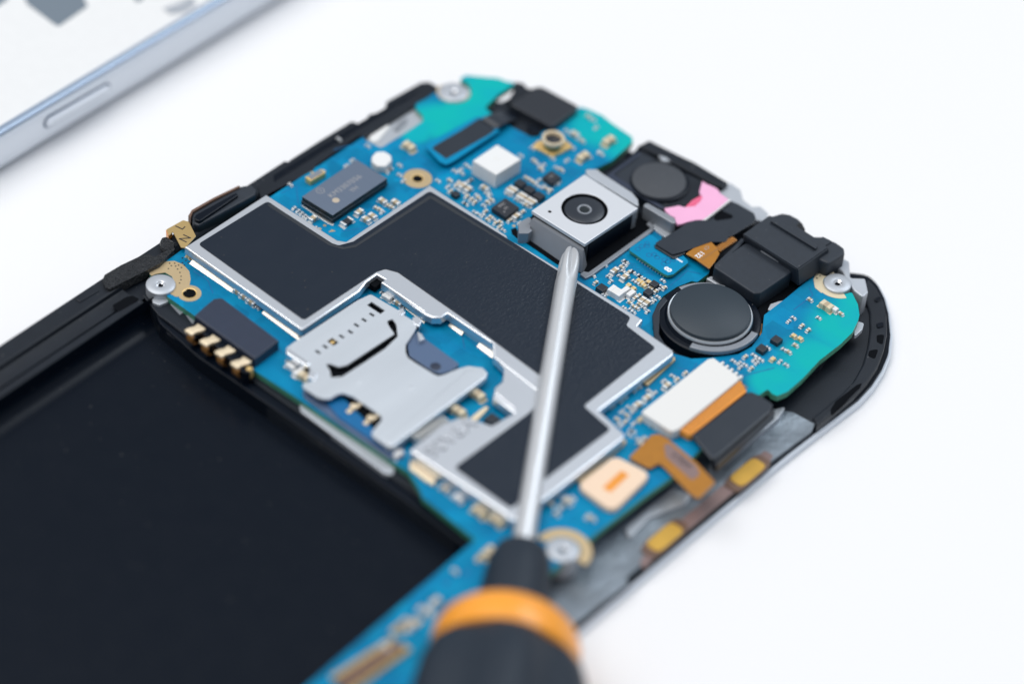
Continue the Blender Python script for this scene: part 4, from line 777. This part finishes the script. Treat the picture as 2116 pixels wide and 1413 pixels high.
for k in LIST.replace('\n', '').split(';'):
    a, b, kind, ori = k.split(); nm, me = KM[kind]
    o = bpy.data.objects.new(nm, me); C.objects.link(o); z_ = 0.3 if kind in 'cs' else 0.5
    p = P(float(a), float(b), z_ * 0.8); place(o, (p[0], p[1], 0.0), board)
    o.rotation_euler = (0, 0, (0 if ori == 'X' else math.pi / 2) + random.uniform(-.05, .05))
for q in ([(686, 474), (694, 478), (678, 480)],):
    prism('orientation_mark', q, 0.012, 0, M['goldpad'], board, 0)
for (a, b) in [(671, 466), (661, 473), (645, 357), (1062, 467)]:
    c = P(a, b, 0); lathe('test_pad', c, [(0, 0.012), (0.2, 0.012), (0.2, 0)], M['goldpad'], board, 16)
for i in range(0, 26, 3):      # plated pads of the lower strip
    a = 735 + 10.5 * i; b = 1366 - 9.0 * i + 6 * (i % 3); c = P(a, b, 0); box('test_pad', (c[0] + .5 * (i % 2), c[1]), .35 + .25 * (i % 3), .9, 0.012, -0.01, M['goldpad'] if i % 3 else M['maskdark'], board, 0)
# fine tracks near the chips
for i, tr in enumerate([[(925, 420), (960, 440), (985, 470)], [(1070, 465), (1048, 452), (1022, 447)], [(1150, 340), (1190, 365), (1188, 385)], [(1155, 336), (1200, 360), (1205, 372)], [(1180, 300), (1205, 318), (1200, 345)], [(705, 478), (760, 470), (825, 430)], [(1385, 590), (1420, 560), (1448, 566)], [(1640, 640), (1680, 610), (1672, 595)], [(1440, 760), (1470, 750), (1500, 745)], [(690, 310), (740, 296), (772, 306)], [(580, 400), (612, 384), (616, 420)], [(830, 330), (870, 322), (905, 345)], [(1060, 290), (1090, 300), (1096, 322)], [(905, 360), (930, 352), (952, 346)], [(400, 560), (430, 580), (440, 606)], [(530, 690), (560, 706), (584, 730)], [(950, 690), (975, 706), (1000, 730)], [(930, 670), (955, 690), (960, 720)], [(1520, 780), (1560, 770), (1600, 760)], [(1100, 1090), (1150, 1060), (1200, 1050)], [(1230, 1060), (1290, 1030), (1330, 990)], [(860, 1290), (900, 1250), (960, 1210)], [(1400, 760), (1430, 765), (1440, 750)]]):
    W2 = [Vector(P(a, b, 0)[:2]) for a, b in tr]; lf = []; rt = []
    for k_, q in enumerate(W2):
        d = (W2[min(k_ + 1, len(W2) - 1)] - W2[max(k_ - 1, 0)]).normalized() * 0.06; lf.append((q.x - d.y, q.y + d.x)); rt.append((q.x + d.y, q.y - d.x))
    prism('copper_trace', lf + rt[::-1], 0.008, 0.0, M['maskdark'], board, 0, mm=True)

# ================================================================ screwdriver
T = PD(1181, 514, 339.8); H = PD(1050, 1310, 301.0); ax = (H - T) / np.linalg.norm(H - T); LH = np.linalg.norm(H - T)
e1 = np.cross(ax, (0, 0, 1)); e1 /= np.linalg.norm(e1); e2 = np.cross(ax, e1)
sd = empty('screwdriver', T); WP[sd.name] = T.copy()
sd['label'] = 'screwdriver with steel shaft and black and orange handle, its tip resting beside the camera module'; sd['category'] = 'screwdriver'
def rod(name, secs, m, parent, n=48, shape=None):
    bm = bmesh.new(); rings = []
    for (t_, r_) in secs:
        c = T + ax * t_
        if r_ < 1e-6: rings.append([bm.verts.new(c)]); continue
        ring = []
        for i in range(n):
            q_ = 2 * math.pi * i / n; rr = r_ * (shape(t_, q_) if shape else 1); ring.append(bm.verts.new(c + (e1 * math.cos(q_) + e2 * math.sin(q_)) * rr))
        rings.append(ring)
    for a, b in zip(rings, rings[1:]):
        for i in range(n):
            j = (i + 1) % n
            if len(a) == 1: bm.faces.new([a[0], b[i], b[j]])
            elif len(b) == 1: bm.faces.new([a[i], b[0], a[j]])
            else: bm.faces.new([a[i], b[i], b[j], a[j]])
    for r_ in (rings[0], rings[-1]):
        if len(r_) > 2: bm.faces.new(r_)
    return finish(name, bm, m, parent, smooth=50)
def flute(t_, q_):
    k = max(0, 1 - t_ / 5.5); return 1 - 0.62 * k ** 0.7 * abs(math.cos(2 * (q_ + 0.35))) ** 3
rod('shaft', [(0, 0.0), (0.01, .42), (0.4, .74), (1.0, 1.0), (1.8, 1.14), (2.6, 1.2), (3.4, 1.2), (4.5, 1.2), (5.6, 1.19), (LH - 8, 1.19)], M['shaft'] if 'shaft' in M else mat('shaft_steel', (0.70, 0.71, 0.72), 0.38, 0.65, bump=0.08, bscale=2, bdist=0.02, rvar=0.04), sd, 64, flute)
rod('collar', [(LH - 11.2, 1.2), (LH - 11.1, 2.1), (LH - 10.6, 2.7), (LH - 9.5, 3.1), (LH - 7, 3.4), (LH - 3, 3.65), (LH + 1, 3.9)], M['grip'], sd)
rod('orange_ring', [(LH - 0.9, 3.8), (LH - 0.7, 5.4), (LH - 0.2, 6.5), (LH + 0.6, 7.15), (LH + 1.6, 7.45), (LH + 3.0, 7.5), (LH + 4.0, 7.4), (LH + 4.2, 7.0)], M['handle_orange'], sd)
def hexa(t_, q_):
    k = min(1, max(0, (t_ - LH - 2.5) / 3)); return 1 - 0.13 * k * (0.5 + 0.5 * math.cos(6 * q_ + 0.6))
rod('handle', [(LH + 3.6, 6.6), (LH + 3.9, 7.3), (LH + 5, 8.2), (LH + 7, 8.9), (LH + 10, 9.3), (LH + 20, 9.6), (LH + 55, 8.3), (LH + 70, 7.6), (LH + 76, 6.0), (LH + 79, 3.0), (LH + 80, 0)], M['grip'], sd, 72, hexa)

# ================================================================ second phone housing, top left
ZH = 1.5
xi = P(0, 258, ZH)[0]; xo = xi + 1.15
hs = empty('phone_housing', (xo - 36, -65, ZT)); WP[hs.name] = np.array([xo - 36, -65, ZT])
hs['label'] = 'silver blue smartphone rear housing with white inside and a side button, behind the opened phone'; hs['category'] = 'phone housing'
def rrect(out, r=12):
    x0, x1, y0, y1 = xo - 71 - out, xo + out, -135 - out, 9 + out; r = r + out; l = []
    for (cx_, cy_, a) in [(x1 - r, y1 - r, 0), (x0 + r, y1 - r, 90), (x0 + r, y0 + r, 180), (x1 - r, y0 + r, 270)]:
        for i in range(13): q_ = math.radians(a + 90 * i / 12); l.append((cx_ + r * math.cos(q_), cy_ + r * math.sin(q_)))
    return l
def band(name, levels, m, parent):
    bm = bmesh.new(); rings = [[bm.verts.new((*p, z)) for p in rrect(o_)] for (o_, z) in levels]; n = len(rings[0])
    for a, b in zip(rings, rings[1:]):
        for i in range(n): bm.faces.new([a[i], a[(i + 1) % n], b[(i + 1) % n], b[i]])
    return finish(name, bm, m, parent, smooth=50)
band('side_band', [(-1.6, ZT), (-0.5, ZT + 0.4), (0.05, ZT + 1.6), (0.25, ZT + 3.0), (0.2, ZT + 4.6), (0.0, ZT + 5.2), (-0.3, ZT + 5.4), (-2.0, ZT + 5.4)], M['paleblue'], hs)
band('seam', [(-0.28, ZT + 5.35), (-0.3, ZT + 5.6), (-0.5, ZT + 5.6)], M['bluetrim_dark'], hs)
band('chrome_rim', [(-0.35, ZT + 5.55), (-0.1, ZT + 5.7), (-0.15, ZH - 0.1), (-0.4, ZH), (-0.95, ZH), (-1.15, ZH - 0.15), (-1.15, ZH - 2)], M['bluetrim'], hs)
prism('inner_tray', rrect(-1.0), ZH - 0.5, ZT + 0.3, M['white'], hs, 0.0, mm=True)
prism('cutout', [(40, -30), (170, -12), (181, 13), (122, 54), (112, 50), (56, 8)], ZH - 0.42, ZH - 0.6, M['slot'], hs, 0.03, r=0.2)
prism('cutout', [(-20, -20), (28, -20), (12, 2), (-10, 16)], ZH - 0.42, ZH - 0.6, M['slot'], hs, 0.03)
prism('cutout', [(272, -12), (300, -14), (292, 2), (282, 3)], ZH - 0.42, ZH - 0.6, M['slot'], hs, 0.03)
prism('metal_clip', [(338, 16), (362, 8), (375, 3), (395, -8), (405, 6), (380, 22), (352, 26)], ZH - 0.2, ZH - 0.6, M['lightmetal'], hs, 0.08)
a1, b1 = PX(101, 252, xo + 0.25), PX(217, 185, xo + 0.25)
bm = bmesh.new(); rr = 0.62; pts = []
for i in range(13): q_ = math.radians(90 + 180 * i / 12); pts.append((a1[1] + rr * math.cos(q_), a1[2] + rr * math.sin(q_)))
for i in range(13): q_ = math.radians(-90 + 180 * i / 12); pts.append((b1[1] + rr * math.cos(q_), b1[2] + rr * math.sin(q_)))
for (nm, sc_k, x_a, x_b, mt) in [('button_seam', 1.35, xo - 0.5, xo + 0.27, M['bluetrim_dark']), ('side_button', 1.0, xo - 0.5, xo + 0.6, M['paleblue'])]:
    bm = bmesh.new(); cyy, czz = (a1[1] + b1[1]) / 2, (a1[2] + b1[2]) / 2
    def sc2(y, z):
        ce = a1 if y < cyy else b1
        return (ce[1] + (y - ce[1]) * sc_k, ce[2] + (z - ce[2]) * sc_k)
    f1 = [bm.verts.new((x_b, *sc2(y, z))) for y, z in pts]; f0 = [bm.verts.new((x_a, *sc2(y, z))) for y, z in pts]
    tfc = bm.faces.new(f1); bm.faces.new(f0[::-1]); n = len(pts)
    for i in range(n): bm.faces.new([f1[i], f1[(i + 1) % n], f0[(i + 1) % n], f0[i]])
    bmesh.ops.recalc_face_normals(bm, faces=bm.faces)
    if nm == 'side_button': bmesh.ops.bevel(bm, geom=list(tfc.edges), offset=0.2, segments=3, affect='EDGES')
    finish(nm, bm, mt, hs, smooth=50)
for o in C.objects:
    if '_w' in o.keys(): del o['_w']
